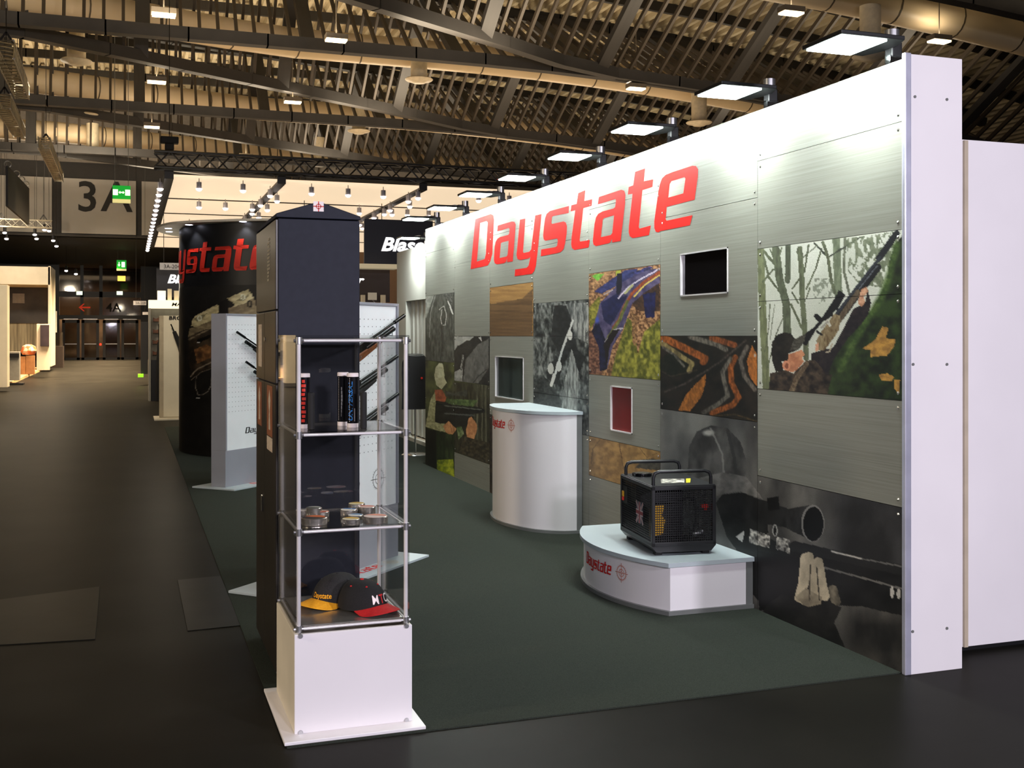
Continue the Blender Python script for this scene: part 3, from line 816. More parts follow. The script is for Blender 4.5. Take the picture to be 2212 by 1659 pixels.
def P_hunter(px, py):   # hunter in a pale hat holding a scoped rifle, in colour
    p = Paint(px, py, 840, 560, 3.317)
    p.fill((98, 104, 62), (44, 46, 32), 34, 60, 101)
    p.poly([(455, 880), (735, 900), (735, 1480), (455, 1400)], (76, 76, 58), (40, 38, 30), 12, 70)
    for xx in (632, 668, 695):
        p.line([(xx, 900), (xx, 1400)], 12, (112, 112, 92), (70, 70, 56), 6, 60)
    p.poly([(410, 1000), (640, 1010), (600, 1060), (410, 1060)], (110, 134, 80), (60, 76, 46), 20, 20)
    p.poly([(280, 1100), (300, 1000), (340, 940), (335, 1130), (395, 1165), (405, 1240), (340, 1225), (262, 1200)], (208, 204, 156), (150, 144, 98), 12, 12)
    p.poly([(335, 1000), (450, 1040), (640, 1060), (690, 1075), (690, 1100), (600, 1110), (600, 1190), (540, 1200), (330, 1170)], (36, 38, 36), (22, 22, 22), 40, 20); p.line([(400, 1050), (660, 1078)], 8, (96, 100, 92)); p.poly([(400, 940), (460, 960), (560, 935), (560, 985), (470, 975), (410, 985)], (44, 46, 42), (76, 78, 70), 20, 20); p.line([(400, 1105), (610, 1120)], 10, (84, 88, 84))
    p.poly([(338, 770), (360, 745), (388, 750), (400, 850), (415, 885), (378, 932), (338, 900), (326, 830)], (216, 212, 176), (180, 174, 134), 20, 20); p.poly([(328, 935), (380, 935), (412, 990), (402, 1024), (335, 1014)], (186, 100, 66), (140, 70, 48), 16, 16)
    sk = (212, 154, 106)
    p.poly([(388, 1195), (430, 1160), (486, 1218), (450, 1262), (408, 1240)], sk, (176, 120, 80), 16, 16); p.poly([(552, 1240), (572, 1140), (592, 1128), (630, 1180), (632, 1220), (604, 1306), (560, 1280)], sk, (176, 120, 80), 16, 16)
    for fx in (440, 458):
        p.line([(fx, 1190), (fx + 12, 1240)], 3, (130, 84, 58))
    p.poly([(485, 1205), (520, 1200), (540, 1250), (500, 1290)], (150, 160, 120), (70, 92, 50), 8, 14); p.poly([(540, 1270), (735, 1320), (735, 1480), (620, 1430), (500, 1380)], (86, 78, 60), (46, 42, 34), 14, 14)
    p.poly([(262, 1215), (340, 1228), (340, 1520), (262, 1480)], (24, 24, 22)); p.poly([(340, 1230), (470, 1260), (470, 1560), (340, 1520)], (62, 76, 46), (30, 36, 24), 12, 70); p.poly([(345, 1440), (462, 1432), (470, 1570), (345, 1520)], (186, 196, 50), (96, 116, 30), 18, 18)
    return p.c
def P_stone(px, py):    # sandy cracked rock
    p = Paint(px, py, 1220, 940, 3.95)
    p.fill((176, 140, 86), (124, 96, 58), 40, 40, 111)
    p.line([(300, 40), (240, 120), (225, 240)], 5, (84, 62, 38)); p.line([(460, 50), (480, 160), (500, 290)], 6, (96, 70, 44)); p.poly([(600, 280), (660, 210), (760, 200), (820, 220), (820, 300)], (84, 80, 70), (54, 52, 46), 20, 20); p.line([(640, 110), (700, 190), (820, 140)], 5, (100, 76, 48))
    return p.c
def P_dark(px, py):
    p = Paint(px, py, 840, 560, 3.317)
    p.fill((70, 60, 50), (34, 30, 27), 16, 24, 121)
    return p.c

def wall_yz(x, y):
    q = at(x, y, X=WX)
    return q.y, q.z
def hole(l, t, r, bt):
    ya, _ = wall_yz(r, t); yb, _ = wall_yz(l, t)
    zt = wall_yz((l + r) / 2, t)[1]; zb = wall_yz((l + r) / 2, bt)[1]
    return (ya, yb, zb, zt)
N_black = hole(1470, 541, 1573, 637)
N_green = hole(1070, 770.5, 1131, 862)
N_red = hole(1319, 835, 1366, 934)
# column by column from the near end
panel(0, 2.61, 2.905); panel(0, 2.10, 2.61); photo(0, 1.795, 2.10, P_aim); photo(0, 1.29, 1.795, P_aim); panel(0, 0.785, 1.29); photo(0, 0.004, 0.785, P_scope, gain=1.15)
panel(1, 2.40, 2.905); panel(1, 1.595, 2.40, N_black); photo(1, 1.095, 1.595, P_feather); photo(1, 0.004, 1.095, P_scope, gain=1.2)
panel(2, 2.595, 2.905); panel(2, 2.087, 2.595); photo(2, 1.29, 2.087, P_blue, 3.4); panel(2, 0.80, 1.29, N_red); photo(2, 0.49, 0.80, P_stone); panel(2, 0.004, 0.49)
panel(3, 2.39, 2.905); panel(3, 1.885, 2.39); photo(3, 1.59, 1.885, P_bark, 3.4); photo(3, 1.085, 1.59, P_bark, 3.4); photo(3, 0.80, 1.085, P_bark, 3.4); panel(3, 0.004, 0.80)
panel(4, 2.60, 2.905); panel(4, 2.08, 2.60); photo(4, 1.59, 2.08, P_brown); panel(4, 0.80, 1.59, N_green); photo(4, 0.004, 0.80, P_dark)
panel(5, 2.39, 2.905); panel(5, 1.59, 2.39); photo(5, 1.09, 1.59, P_rock, 4); photo(5, 0.29, 1.09, P_hunter, 4); panel(5, 0.004, 0.29)
panel(6, 2.60, 2.905); panel(6, 2.08, 2.60); photo(6, 1.29, 2.08, P_camo, 4); photo(6, 0.79, 1.29, P_hunter, 4.5); photo(6, 0.004, 0.79, P_hunter, 4.5)
SEAMS = {0: (2.61, 2.10, 1.795, 1.29, 0.785), 1: (2.40, 1.595, 1.095), 2: (2.595, 2.087, 1.29, 0.80, 0.49), 3: (2.39, 1.885, 1.59, 1.085, 0.8), 4: (2.60, 2.08, 1.59, 0.8), 5: (2.39, 1.59, 1.09, 0.29), 6: (2.60, 2.08, 1.29, 0.79)}
b = MB()
for ci, zs in SEAMS.items():
    for z in zs:
        for dz in (0.035, -0.035):
            for yy in (YC[ci] + 0.03, YC[ci + 1] - 0.03):
                b.lathe([(0.0, 0.0)], (0, 0, 0), 3) if False else None
                n = 6
                c = Vector((WX, yy, z + dz))
                ring = [c + Vector((-0.001, 0.009 * math.cos(2 * math.pi * i / n), 0.009 * math.sin(2 * math.pi * i / n))) for i in range(n)]
                b.add(ring + [c + Vector((-0.006, 0, 0))], [(i, (i + 1) % n, n) for i in range(n)])
stuff(b.build('panel_screws', M['screw'], wall))
# recessed display windows
def niche(h, back, label):
    ya, yb, za, zb = h
    t = thing('display_window', label, 'display window', (WX, (ya + yb) / 2, za), 'recessed windows in the stand wall')
    fr = MB(); wd = 0.009
    for (a0, a1, c0, c1) in ((ya, ya + wd, za, zb), (yb - wd, yb, za, zb), (ya, yb, za, za + wd), (ya, yb, zb - wd, zb)):
        fr.box(WX - 0.005, WX + 0.012, a0, a1, c0, c1)
    fr.build('frame', M['bright'], t)
    bx = MB(); bx.box(WX + 0.0115, WX + 0.0128, ya + 0.002, yb - 0.002, za + 0.002, zb - 0.002)
    bx.build('screen', back, t)
M['n_black'] = mat('dark_screen', (14, 12, 13), 0.12)
M['n_green'] = mat('grey_green_screen', (66, 76, 74), 0.15, c2=(44, 52, 52), scale=6, stretch=(1, 1, 0.1))  # vertical streaks paint a reflection into the screen colour
M['n_red'] = mat('dark_red_screen', (112, 20, 16), 0.35, spec=0.15, c2=(98, 17, 14), scale=3)
niche(N_black, M['n_black'], 'black recessed screen in a silver frame right of the red lettering')
niche(N_green, M['n_green'], 'grey-green recessed screen above the white counter')
niche(N_red, M['n_red'], 'small dark red recessed screen above the compressor')
# red lettering
LW_, LZ = 4.971, 2.302
lm = plane_map((WX - 0.0012, 11.225, LZ), (0, -LW_, 0), (0, 0, LW_))
lt = thing('logo_lettering', 'large red lettering along the top of the metal wall', 'lettering', (WX, 8.7, LZ))
for i in range(8):
    flat('letter', logo_part(i, i + 1), M['red'], lm, lt)
M['satin'] = mat('satin_silver_strip', (206, 208, 226), 0.3, 0.55)
# white end column with chrome corner strip
t = thing('end_column', 'tall white end panel with chrome edge closing the near end of the wall', 'end panel', (3.62, 4.27, 0))
b = MB(); b.box(3.476, 3.774, 4.262, 4.284, 0.0, 2.925); cp = b.build('panel', M['white'], t, bevel=0.002)
b = MB(); b.box(3.752, 3.774, 4.284, 4.6, 0.0, 2.925); b.build('return_panel', M['white'], t)
b = MB(); b.box(3.44, 3.476, 4.258, 4.284, 0.0, 2.93); b.build('chrome_strip', M['satin'], t, bevel=0.004)
for px, py in ((1976, 209), (2045, 215), (1972, 787), (2045, 787), (1971, 1364), (2045, 1357)):
    q = at(px, py, Y=4.262)
    b = MB(); b.cyl((q.x, 4.258, q.z), (q.x, 4.263, q.z), 0.007, n=10); b.build('screw', M['greyedge'], cp)
# adjoining white partition further right
t = thing('partition_wall', 'low white partition with beige joint strip right of the end panel', 'partition', (5, 4.6, 0))
b = MB(); b.box(3.79, 7.5, 4.47, 4.55, 0.03, 2.585); b.build('panel', M['white'], t)
q0, q1 = at(2083, 600, Y=4.46), at(2091, 600, Y=4.46)
b = MB(); b.box(q0.x, q1.x, 4.458, 4.475, 0.03, 2.58); b.build('joint_strip', mat('beige_strip', (186, 172, 150), 0.6), t)
b = MB(); b.box(3.79, 7.5, 4.5, 4.56, 0.0, 0.03); b.build('plinth', M['black'], t)

# ------------------------------------------------------------------ clip-on floodlights along the wall top
M['led'] = mat('led_panel_glow', (236, 255, 248), 0.3, emit=22)
FY = [4.40, 5.50, 6.73, 7.95, 9.2, 10.45, 11.7, 12.9]
fproto = None
for i, fy in enumerate(FY):
    lab = 'slim black clip-on LED floodlight, ' + ('nearest the white end panel' if i == 0 else ORD[i] + ' along the wall top counted from the white end panel')
    if fproto is None:
        fproto = thing('flood_light', lab, 'floodlight', (0, 0, 0), 'clip-on floodlights along the stand wall')
        b = MB(); b.prism([(-0.30, -0.16), (0.06, -0.16), (0.10, -0.05), (0.10, 0.05), (0.06, 0.16), (-0.30, 0.16)], (0, 0, 0.012), (1, 0, 0), (0, 1, 0), (0, 0, 0.022)); b.build('housing', M['black'], fproto, bevel=0.004)
        b = MB(); b.box(-0.285, -0.03, -0.142, 0.142, 0.004, 0.0125); b.build('led_panel', M['led'], fproto)
        b = MB(); b.box(0.09, 0.15, -0.03, 0.03, -0.03, 0.045); b.box(0.02, 0.11, -0.025, 0.025, 0.034, 0.06); b.build('arm', M['black'], fproto, bevel=0.006)
        b = MB(); b.cyl((0.11, 0, 0.045), (0.11, 0, 0.105), 0.036, n=20); b.build('clamp_knob', M['alu'], fproto, smooth=40)
        b = MB(); b.box(0.085, 0.16, -0.02, 0.02, -0.095, -0.02); b.build('clamp', M['chrome'], fproto)
        b = MB(); b.tube([(0.1, 0.02, 0.05), (0.0, 0.03, 0.06), (-0.1, 0.06, 0.04), (-0.16, 0.05, 0.034)], 0.006, 6); b.build('cable', M['white2'], fproto, smooth=60)
        place(fproto, TR(WX + 0.0, fy + 0.1, 3.0))
    else:
        dup(fproto, TR(WX + 0.0, fy + 0.1, 3.0), lab)
    light('flood_light_beam', 'AREA', (WX - 0.157, fy + 0.1, 2.998), 46, COOL, 0.25, 0.28, (0, math.radians(-12), 0))
# ------------------------------------------------------------------ foreground showcase
sx0, sx1, sy0, sy1 = 0.638, 1.076, 4.42, 4.93
t = thing('display_case', 'clear acrylic showcase on a white pedestal in the foreground', 'display case', (0.86, 4.67, 0))
b = MB(); b.box(0.567, 1.132, 4.305, 5.0, 0.0062, 0.019); b.build('base_plate', M['white'], t, bevel=0.002)
b = MB(); b.box(0.617, 1.094, 4.385, 4.403, 0.019, 0.412); fp = b.build('front_panel', M['white'], t, bevel=0.0015)
M['white_warmlit'] = mat('white_board_warm_lit', (226, 216, 198), 0.45, scale=3)  # white side boards with the warm aisle light tinted into their colour
b = MB(); b.box(0.617, 0.635, 4.403, 4.95, 0.019, 0.412); b.build('side_panel', M['white_warmlit'], t, bevel=0.0015)
b = MB(); b.box(1.076, 1.094, 4.403, 4.95, 0.019, 0.412); b.build('side_panel', M['white_warmlit'], t, bevel=0.0015)
b = MB(); b.box(0.635, 1.076, 4.932, 4.95, 0.019, 0.412); b.build('back_panel', M['white_warmlit'], t, bevel=0.0015)
for px, py in ((649, 1374), (878, 1352), (649, 1583), (878, 1556)):
    q = at(px, py, Y=4.385)
    b = MB(); b.cyl((q.x, 4.378, q.z), (q.x, 4.386, q.z), 0.009, 0.011, n=14); s_ = b.build('screw_cap', M['alu'], fp, smooth=40)
LV = [0.425, 0.812, 1.200, 1.578]
for (x, y) in ((sx0, sy0), (sx1, sy0), (sx0, sy1), (sx1, sy1)):
    b = MB(); b.cyl((x, y, 0.40), (x, y, 1.585), 0.0085, n=12); p_ = b.build('post', M['bright'], t, smooth=40)
    for z in LV:
        b = MB(); b.cyl((x, y, z - 0.014), (x, y, z + 0.014), 0.0135, n=12); b.cyl((x - 0.02, y, z), (x + 0.02, y, z), 0.007, n=8); b.build('connector', M['alu'], p_, smooth=40)
for z in LV:
    for (p, q) in (((sx0, sy0), (sx1, sy0)), ((sx0, sy1), (sx1, sy1)), ((sx0, sy0), (sx0, sy1)), ((sx1, sy0), (sx1, sy1))):
        b = MB(); b.cyl((p[0], p[1], z), (q[0], q[1], z), 0.0065, n=10); b.build('rail', M['bright'], t, smooth=40)
for z in LV[:3]:
    b = MB(); b.box(sx0 + 0.012, sx1 - 0.012, sy0 + 0.008, sy1 - 0.008, z + 0.0065, z + 0.0115)
    b.build('shelf', mat('metal_shelf', (176, 172, 164), 0.22, 0.75) if z == LV[0] else M['acrylic_shelf'], t)
b = MB(); b.box(sx0 + 0.002, sx1 - 0.002, sy0 + 0.002, sy1 - 0.002, LV[3] + 0.008, LV[3] + 0.012); b.build('top_pane', M['acrylic'], t)
for (x, nm) in ((sx0 - 0.013, 'side_pane'), (sx1 + 0.012, 'side_pane')):
    b = MB(); b.box(x - 0.0015, x + 0.0015, sy0 - 0.01, sy1 + 0.01, 0.415, 1.60); b.build(nm, M['acrylic'], t)
b = MB(); b.box(sx0 - 0.01, sx1 + 0.01, sy1 + 0.01, sy1 + 0.013, 0.415, 1.60); b.build('back_pane', M['acrylic'], t)

# tubes on the top shelf
SH = 1.2116
M['captop'] = mat('white_plastic_cap', (240, 228, 226), 0.4)
M['tubeblk'] = mat('tube_black_gloss', (14, 14, 18), 0.18)
M['blue'] = mat('blue_print', (30, 120, 200), 0.4)
M['silver'] = mat('silver_print', (150, 150, 152), 0.35, 0.4)
def tube_case(px, Yd, label, kind, h=0.229, r=0.0235):
    q = at(px, 900, Y=Yd)
    x, y = q.x, Yd
    t = thing('cleaning_kit_tube', label, 'tube', (x, y, SH), 'round kit tubes on the top shelf')
    b = MB(); b.cyl((x, y, SH + 0.016), (x, y, SH + h - 0.014), r, n=28); body = b.build('body', M['tubeblk'], t, smooth=40)
    b = MB(); b.lathe([(r * 0.9, 0.0), (r * 1.02, 0.0), (r * 1.02, 0.017), (r * 0.9, 0.018)], (x, y, SH), 28); b.build('bottom_cap', M['captop'], t, smooth=30)
    b = MB(); b.lathe([(r * 0.95, h - 0.016), (r * 1.05, h - 0.016), (r * 1.05, h - 0.003), (r * 0.95, h)], (x, y, SH), 28); b.build('lid', M['captop'], t, smooth=30)
    view = math.atan2(-y, -x)
    def wrap(ang0):
        def fn(a, bb):
            an = view + ang0 + a / r
            return Vector((x + (r + 0.0006) * math.cos(an), y + (r + 0.0006) * math.sin(an), SH + 0.02 + bb))
        return fn
    def strip(a0, a1, z0, z1, m, nm='print_band'):
        b = MB(); n = 6
        vs = []
        f = wrap(0)
        for i in range(n + 1):
            a = (a0 + (a1 - a0) * i / n) * r
            vs += [f(a, z0), f(a, z1)]
        b.add(vs, [(2 * i, 2 * i + 2, 2 * i + 3, 2 * i + 1) for i in range(n)])
        b.build(nm, m, body)
    # dashed stripe of the label
    for i in range(26):
        strip(-0.62 if kind == 'blue' else -0.9, -0.54 if kind == 'blue' else -0.82, 0.004 + i * 0.0072, 0.0078 + i * 0.0072, M['captop'], 'label_dash')
    if kind == 'blue':
        vs, fs = text_mesh('UNIVERSAL', 0.0255, 0.25, 0.0005)
        f = wrap(0)
        flat('lettering', (vs, fs), M['blue'], lambda a, bb: f(-0.10 * r - bb + 0.001, a * 1.29 + 0.006), body)
        strip(0.30, 0.36, 0.006, 0.060, M['captop'], 'fine_print')
    elif kind == 'red':
        for i in range(10):
            strip(-0.5 + (i % 2) * 0.12, 0.12 + (i % 3) * 0.08, 0.006 + i * 0.0182, 0.0185 + i * 0.0182, M['redbright'])
    else:
        for i in range(8):
            strip(-0.35 + 0.0 * i, -0.28 + 0.045 * (i if i < 5 else 9 - i), 0.02 + i * 0.016, 0.034 + i * 0.016, M['silver'])
    return t
tube_case(657, 4.62, 'black tube with a red label and white caps at the left of the top shelf', 'red')
tube_case(741, 4.70, 'black tube with a silver label standing behind the blue-lettered tube', 'silver')
tube_case(762, 4.60, 'black tube with blue UNIVERSAL lettering and white caps', 'blue')
for px, Yd, lab in ((672, 4.53, 'plain black cylinder beside the red-labelled tube'), (785, 4.52, 'plain black cylinder beside the blue-lettered tube')):
    q = at(px, 900, Y=Yd)
    tt = thing('black_cylinder', lab, 'cylinder', (q.x, Yd, SH), 'black cylinders on the top shelf')
    b = MB(); b.lathe([(0.012, 0.0), (0.0145, 0.002), (0.0145, 0.148), (0.0125, 0.1515)], (q.x, Yd, SH), 20); b.build('body', M['blackm'], tt, smooth=40)
    b = MB(); b.cyl((q.x, Yd, SH + 0.150), (q.x, Yd, SH + 0.153), 0.006, n=12); b.build('end_hole', M['blackg'], tt)

# pellet tins on the middle shelf
SH2 = 0.8236
M['tin'] = mat('tin_silver', (206, 200, 192), 0.22, 0.9)
def tin(px, py, r, h, cols, label, z=SH2):
    q = at(px, py, Z=z + h)
    t = thing('pellet_tin', label, 'tin', (q.x, q.y, z), 'pellet tins on the middle shelf')
    b = MB(); b.lathe([(r * 0.97, 0.0), (r, 0.002), (r, h * 0.52), (r * 0.985, h * 0.54)], (q.x, q.y, z), 28); b.build('base', M['tin'], t, smooth=30)
    b = MB(); b.lathe([(r * 1.0, h * 0.5), (r * 1.02, h * 0.52), (r * 1.02, h - 0.002), (r * 0.97, h)], (q.x, q.y, z), 28); l = b.build('lid', M['tin'], t, smooth=30)
    b = MB(); b.cyl((q.x, q.y, z + h), (q.x, q.y, z + h + 0.0006), r * 0.93, n=28); lb = b.build('label_disc', mat('tin_label', cols[0], 0.4), l)
    b = MB()
    vs = [Vector((q.x + r * 0.86 * math.cos(a), q.y + r * 0.86 * math.sin(a), z + h + 0.0009)) for a in [(-0.6 + i * 0.28) for i in range(12)]]
    b.add(vs, [tuple(range(12))]); b.build('label_print', mat('tin_label_print', cols[1], 0.4), lb)
tin(679, 1117, 0.052, 0.030, ((60, 54, 48), (206, 110, 60)), 'dark pellet tin with an orange bar at the front left')
tin(656, 1101, 0.034, 0.026, ((214, 208, 204), (110, 108, 108)), 'small pale pellet tin at the far left of the middle shelf')
tin(678, 1096, 0.034, 0.040, ((90, 92, 84), (180, 178, 170)), 'tin with a dark glossy lid behind the left group')
tin(694, 1104, 0.034, 0.022, ((200, 90, 60), (220, 200, 180)), 'pellet tin with a red lid at the right of the left group')
tin(753, 1100, 0.036, 0.028, ((232, 228, 214), (70, 120, 180)), 'white pellet tin with a blue patch')
tin(770, 1087, 0.036, 0.042, ((228, 214, 170), (216, 176, 60)), 'white and yellow pellet tin at the back of the right group')
tin(793, 1094, 0.036, 0.034, ((232, 200, 190), (226, 130, 110)), 'tall pellet tin with a pink lid')
tin(768, 1112, 0.033, 0.018, ((226, 226, 220), (90, 140, 190)), 'low pale blue and white tin between the front two')
tin(758, 1120, 0.037, 0.024, ((232, 222, 190), (224, 178, 50)), 'white and yellow pellet tin at the front of the shelf')
tin(811, 1114, 0.051, 0.028, ((236, 216, 206), (228, 140, 110)), 'large silver tin with a pale orange lid at the front right')

# caps on the bottom shelf
SH3 = 0.4372
def baseball_cap(px, Yd, rz, crown_m, visor_m, label, rad=0.086, trim=None, txt=None):
    q = at(px, 1300, Y=Yd)
    Mx = Matrix.Translation((q.x, Yd, SH3)) @ Matrix.Rotation(rz, 4, 'Z')
    t = thing('baseball_cap', label, 'cap', (0, 0, 0), 'baseball caps on the bottom shelf')
    n, m = 36, 10
    b = MB(); vs = []
    for j in range(m + 1):
        ph = j / m * math.pi / 2
        for i in range(n):
            a = 2 * math.pi * i / n
            rr = rad * (math.cos(ph) ** 0.75)
            fr = 1.12 if math.cos(a) > 0 else 1.02
            dent = 1 - 0.012 * abs(math.cos(3 * a))
            vs.append((rr * fr * math.cos(a) * dent, rr * 0.92 * math.sin(a) * dent, 0.014 + 0.112 * math.sin(ph) * (1.0 - 0.08 * math.cos(a) * math.cos(ph))))
    fs = []
    for j in range(m):
        fs += [(j * n + i, j * n + (i + 1) % n, (j + 1) * n + (i + 1) % n, (j + 1) * n + i) for i in range(n)]
    b.add(vs, fs)
    crown = b.build('crown', crown_m, t, smooth=60)
    b = MB(); b.lathe([(0.0, 0.0055), (0.006, 0.004), (0.009, 0.0), (0.006, -0.002)], (0, 0, 0.1255), 12); b.build('button', trim or crown_m, crown, smooth=50)
    # visor: curved bill
    b = MB(); vs = []
    N_, K_ = 20, 7
    for kz in (0, 1):
        for j in range(K_ + 1):
            for i in range(N_ + 1):
                a = -1.18 + 2.36 * i / N_
                base = Vector((rad * 1.10 * math.cos(a), rad * 0.92 * math.sin(a)))
                ext = 0.076 * (math.cos(a * 0.93) ** 0.6 if abs(a * 0.93) < 1.5708 else 0)
                p = base + Vector((1, 0.12 * math.sin(a))) * ext * j / K_
                drop = 0.032 - 0.55 * (p.y / 0.085) ** 2 * 0.030 - 0.012 * (j / K_)
                vs.append((p.x, p.y, max(0.0015, drop) + 0.003 * kz))
    fs = []
    S = (K_ + 1) * (N_ + 1)
    for j in range(K_):
        for i in range(N_):
            o = j * (N_ + 1) + i
            fs += [(o, o + 1, o + N_ + 2, o + N_ + 1), (S + o, S + o + N_ + 1, S + o + N_ + 2, S + o + 1)]
    for i in range(N_):
        o = K_ * (N_ + 1) + i
        fs.append((o, o + 1, S + o + 1, S + o))
    b.add(vs, fs)
    v_ = b.build('visor', visor_m, t, smooth=50)
    # vent eyelets
    for a in (0.55, -0.55, 1.6, -1.6):
        ph = 1.0
        rr = rad * (math.cos(ph) ** 0.75)
        c = Vector((rr * 1.05 * math.cos(a), rr * 0.93 * math.sin(a), 0.014 + 0.112 * math.sin(ph)))
        b = MB(); b.lathe([(0.0, 0.003), (0.0035, 0.002), (0.005, -0.002)], c, 8); b.build('eyelet', trim or crown_m, crown)
    if txt:
        for (body, size, dx, m_) in txt:
            vs, fs = text_mesh(body, size, 0.0, 0.0006)
            def fn(a, bb, dx=dx):
                an = (a + dx) / (rad * 1.06)
                zz = 0.042 + bb
                ph = math.asin(min(1, (zz - 0.014) / 0.112))
                rr = rad * (math.cos(ph) ** 0.75) * 1.015
                fr = 1.12 if math.cos(an) > 0 else 1.02
                return Vector((rr * fr * math.cos(an), rr * 0.92 * math.sin(an), zz))
            flat('lettering', (vs, fs), m_, fn, crown)
    place(t, Mx)
    return t
M['capblk'] = mat('cap_black_cotton', (24, 22, 24), 0.85, c2=(17, 16, 18), scale=200)
M['capgrey'] = mat('cap_charcoal_cotton', (38, 36, 38), 0.85, c2=(26, 25, 27), scale=200)
M['yellow'] = mat('cap_yellow_cotton', (238, 168, 30), 0.8, c2=(226, 152, 22), scale=120)
M['capred'] = mat('cap_red_cotton', (186, 22, 26), 0.8, c2=(170, 18, 22), scale=120)
baseball_cap(730, 4.76, math.radians(-152), M['capgrey'], M['yellow'], 'charcoal cap with a yellow visor and yellow lettering', 0.108, txt=[('Daystate', 0.030, -0.02, M['yellow'])])
baseball_cap(782, 4.61, math.radians(-57), M['capblk'], M['capred'], 'black cap with a red visor and white and red lettering', 0.106, trim=M['capred'], txt=[('M', 0.050, -0.052, M['captop']), ('T', 0.050, -0.010, M['capred']), ('C', 0.050, 0.020, M['captop'])])

# ------------------------------------------------------------------ tall dark blue cabinet with gabled top
M['navy'] = mat('navy_painted_steel', (28, 31, 45), 0.6, spec=0.3, c2=(24, 27, 41), scale=30, bump=0.05)
M['cabside'] = mat('dark_brown_gloss_steel', (44, 39, 35), 0.33, c2=(36, 33, 29), scale=1.2)
cx0, cx1, cy0, cy1, ch = 0.636, 1.018, 5.09, 5.9, 2.135
t = thing('steel_cabinet', 'tall narrow navy steel cabinet with a gabled top', 'cabinet', (0.83, 5.5, 0))
b = MB(); b.box(cx0 + 0.006, cx1, cy0, cy1, 0.03, ch); cab = b.build('body', M['navy'], t, bevel=0.003)
b = MB(); b.prism([(cx0 - 0.004, ch + 0.004), (cx1 + 0.004, ch + 0.004), (cx1 + 0.004, ch + 0.02), ((cx0 + cx1) / 2, ch + 0.083), (cx0 - 0.004, ch + 0.022)], (0, cy0 - 0.006, 0), (1, 0, 0), (0, 0, 1), (0, cy1 - cy0 + 0.012, 0)); gb = b.build('gable_top', M['navy'], t, bevel=0.003)
# left side: tall door above, two doors and plain panel below
def cdoor(y0, y1, z0, z1):
    b = MB(); b.box(cx0 - 0.006, cx0 + 0.006, y0, y1, z0, z1); return b.build('door', M['cabside'], t, bevel=0.003)
zA, zB = 1.715, 1.375
d_top = cdoor(cy0 + 0.004, cy1 - 0.004, zA + 0.003, ch - 0.004)
d_m1 = cdoor(cy0 + 0.004, cy0 + 0.44, zB + 0.003, zA - 0.003); d_m2 = cdoor(cy0 + 0.446, cy1 - 0.004, zB + 0.003, zA - 0.003)
d_l1 = cdoor(cy0 + 0.004, cy0 + 0.44, 0.06, zB - 0.003); d_l2 = cdoor(cy0 + 0.446, cy1 - 0.004, 0.06, zB - 0.003)
b = MB()
for i in range(12):
    for j in range(3):
        if (i < 3 and j == 0) or (i > 8 and j == 2 and i % 2):
            continue
        y = cy0 + 0.22 + j * 0.035; z = 1.86 + i * 0.0175
        b.box(cx0 - 0.0075, cx0 - 0.0062, y, y + 0.022, z, z + 0.011)
stuff(b.build('vent_slots', mat('vent_slot_light', (170, 160, 140), 0.5), d_top))
M['sticker'] = mat('sticker_brown_white', (214, 196, 178), 0.5, c2=(150, 92, 66), scale=30, stretch=(1, 2, 1))
M['sticker_b'] = mat('sticker_brown', (142, 88, 62), 0.5)
M['paper'] = mat('paper_label', (206, 190, 172), 0.6, c2=(176, 158, 140), scale=60)
def sticker(door, y0, y1, z0, z1, m, inner=None):
    b = MB(); b.box(cx0 - 0.0072, cx0 - 0.006, y0, y1, z0, z1); s_ = b.build('sticker', m, door)
    if inner:
        yy, zz = (y0 + y1) / 2, (z0 + z1) / 2
        b = MB(); b.prism([(yy - 0.03, z0 + 0.03), (yy + 0.03, z0 + 0.03), (yy + 0.015, zz), (yy + 0.04, z1 - 0.07), (yy, z1 - 0.02), (yy - 0.04, z1 - 0.07), (yy - 0.015, zz)], (cx0 - 0.0078, 0, 0), (0, 1, 0), (0, 0, 1), (0.0006, 0, 0))
        b.build('figure_print', inner, s_)
sticker(d_m2, cy0 + 0.55, cy0 + 0.70, 1.44, 1.655, M['paper'])
sticker(d_l2, cy0 + 0.56, cy0 + 0.74, 1.14, 1.362, M['sticker_b'], M['paper'])
sticker(d_l1, cy0 + 0.12, cy0 + 0.33, 1.12, 1.36, M['sticker_b'], M['paper'])
sticker(d_l1, cy0 + 0.12, cy0 + 0.33, 1.05, 1.115, M['paper'])
b = MB(); b.cyl((cx0 - 0.012, cy0 + 0.40, 1.58), (cx0 - 0.003, cy0 + 0.40, 1.58), 0.012, n=12); b.build('lock', M['chrome'], d_m1, smooth=40)
b = MB(); b.box(cx0 - 0.014, cx0 - 0.004, cy0 + 0.48, cy0 + 0.53, 0.72, 0.80); b.build('handle', M['chrome'], d_l2, bevel=0.004)
# castors
for y, z in ((cy0 + 0.09, 0), (cy1 - 0.06, 0)):
    b = MB(); b.cyl((cx0 + 0.012, y, 0.0345), (cx0 + 0.04, y, 0.0345), 0.028, n=14); b.build('castor', M['chrome'], t, smooth=40)
    b = MB(); b.cyl((cx1 - 0.04, y, 0.0345), (cx1 - 0.012, y, 0.0345), 0.028, n=14); b.build('castor', M['chrome'], t, smooth=40)
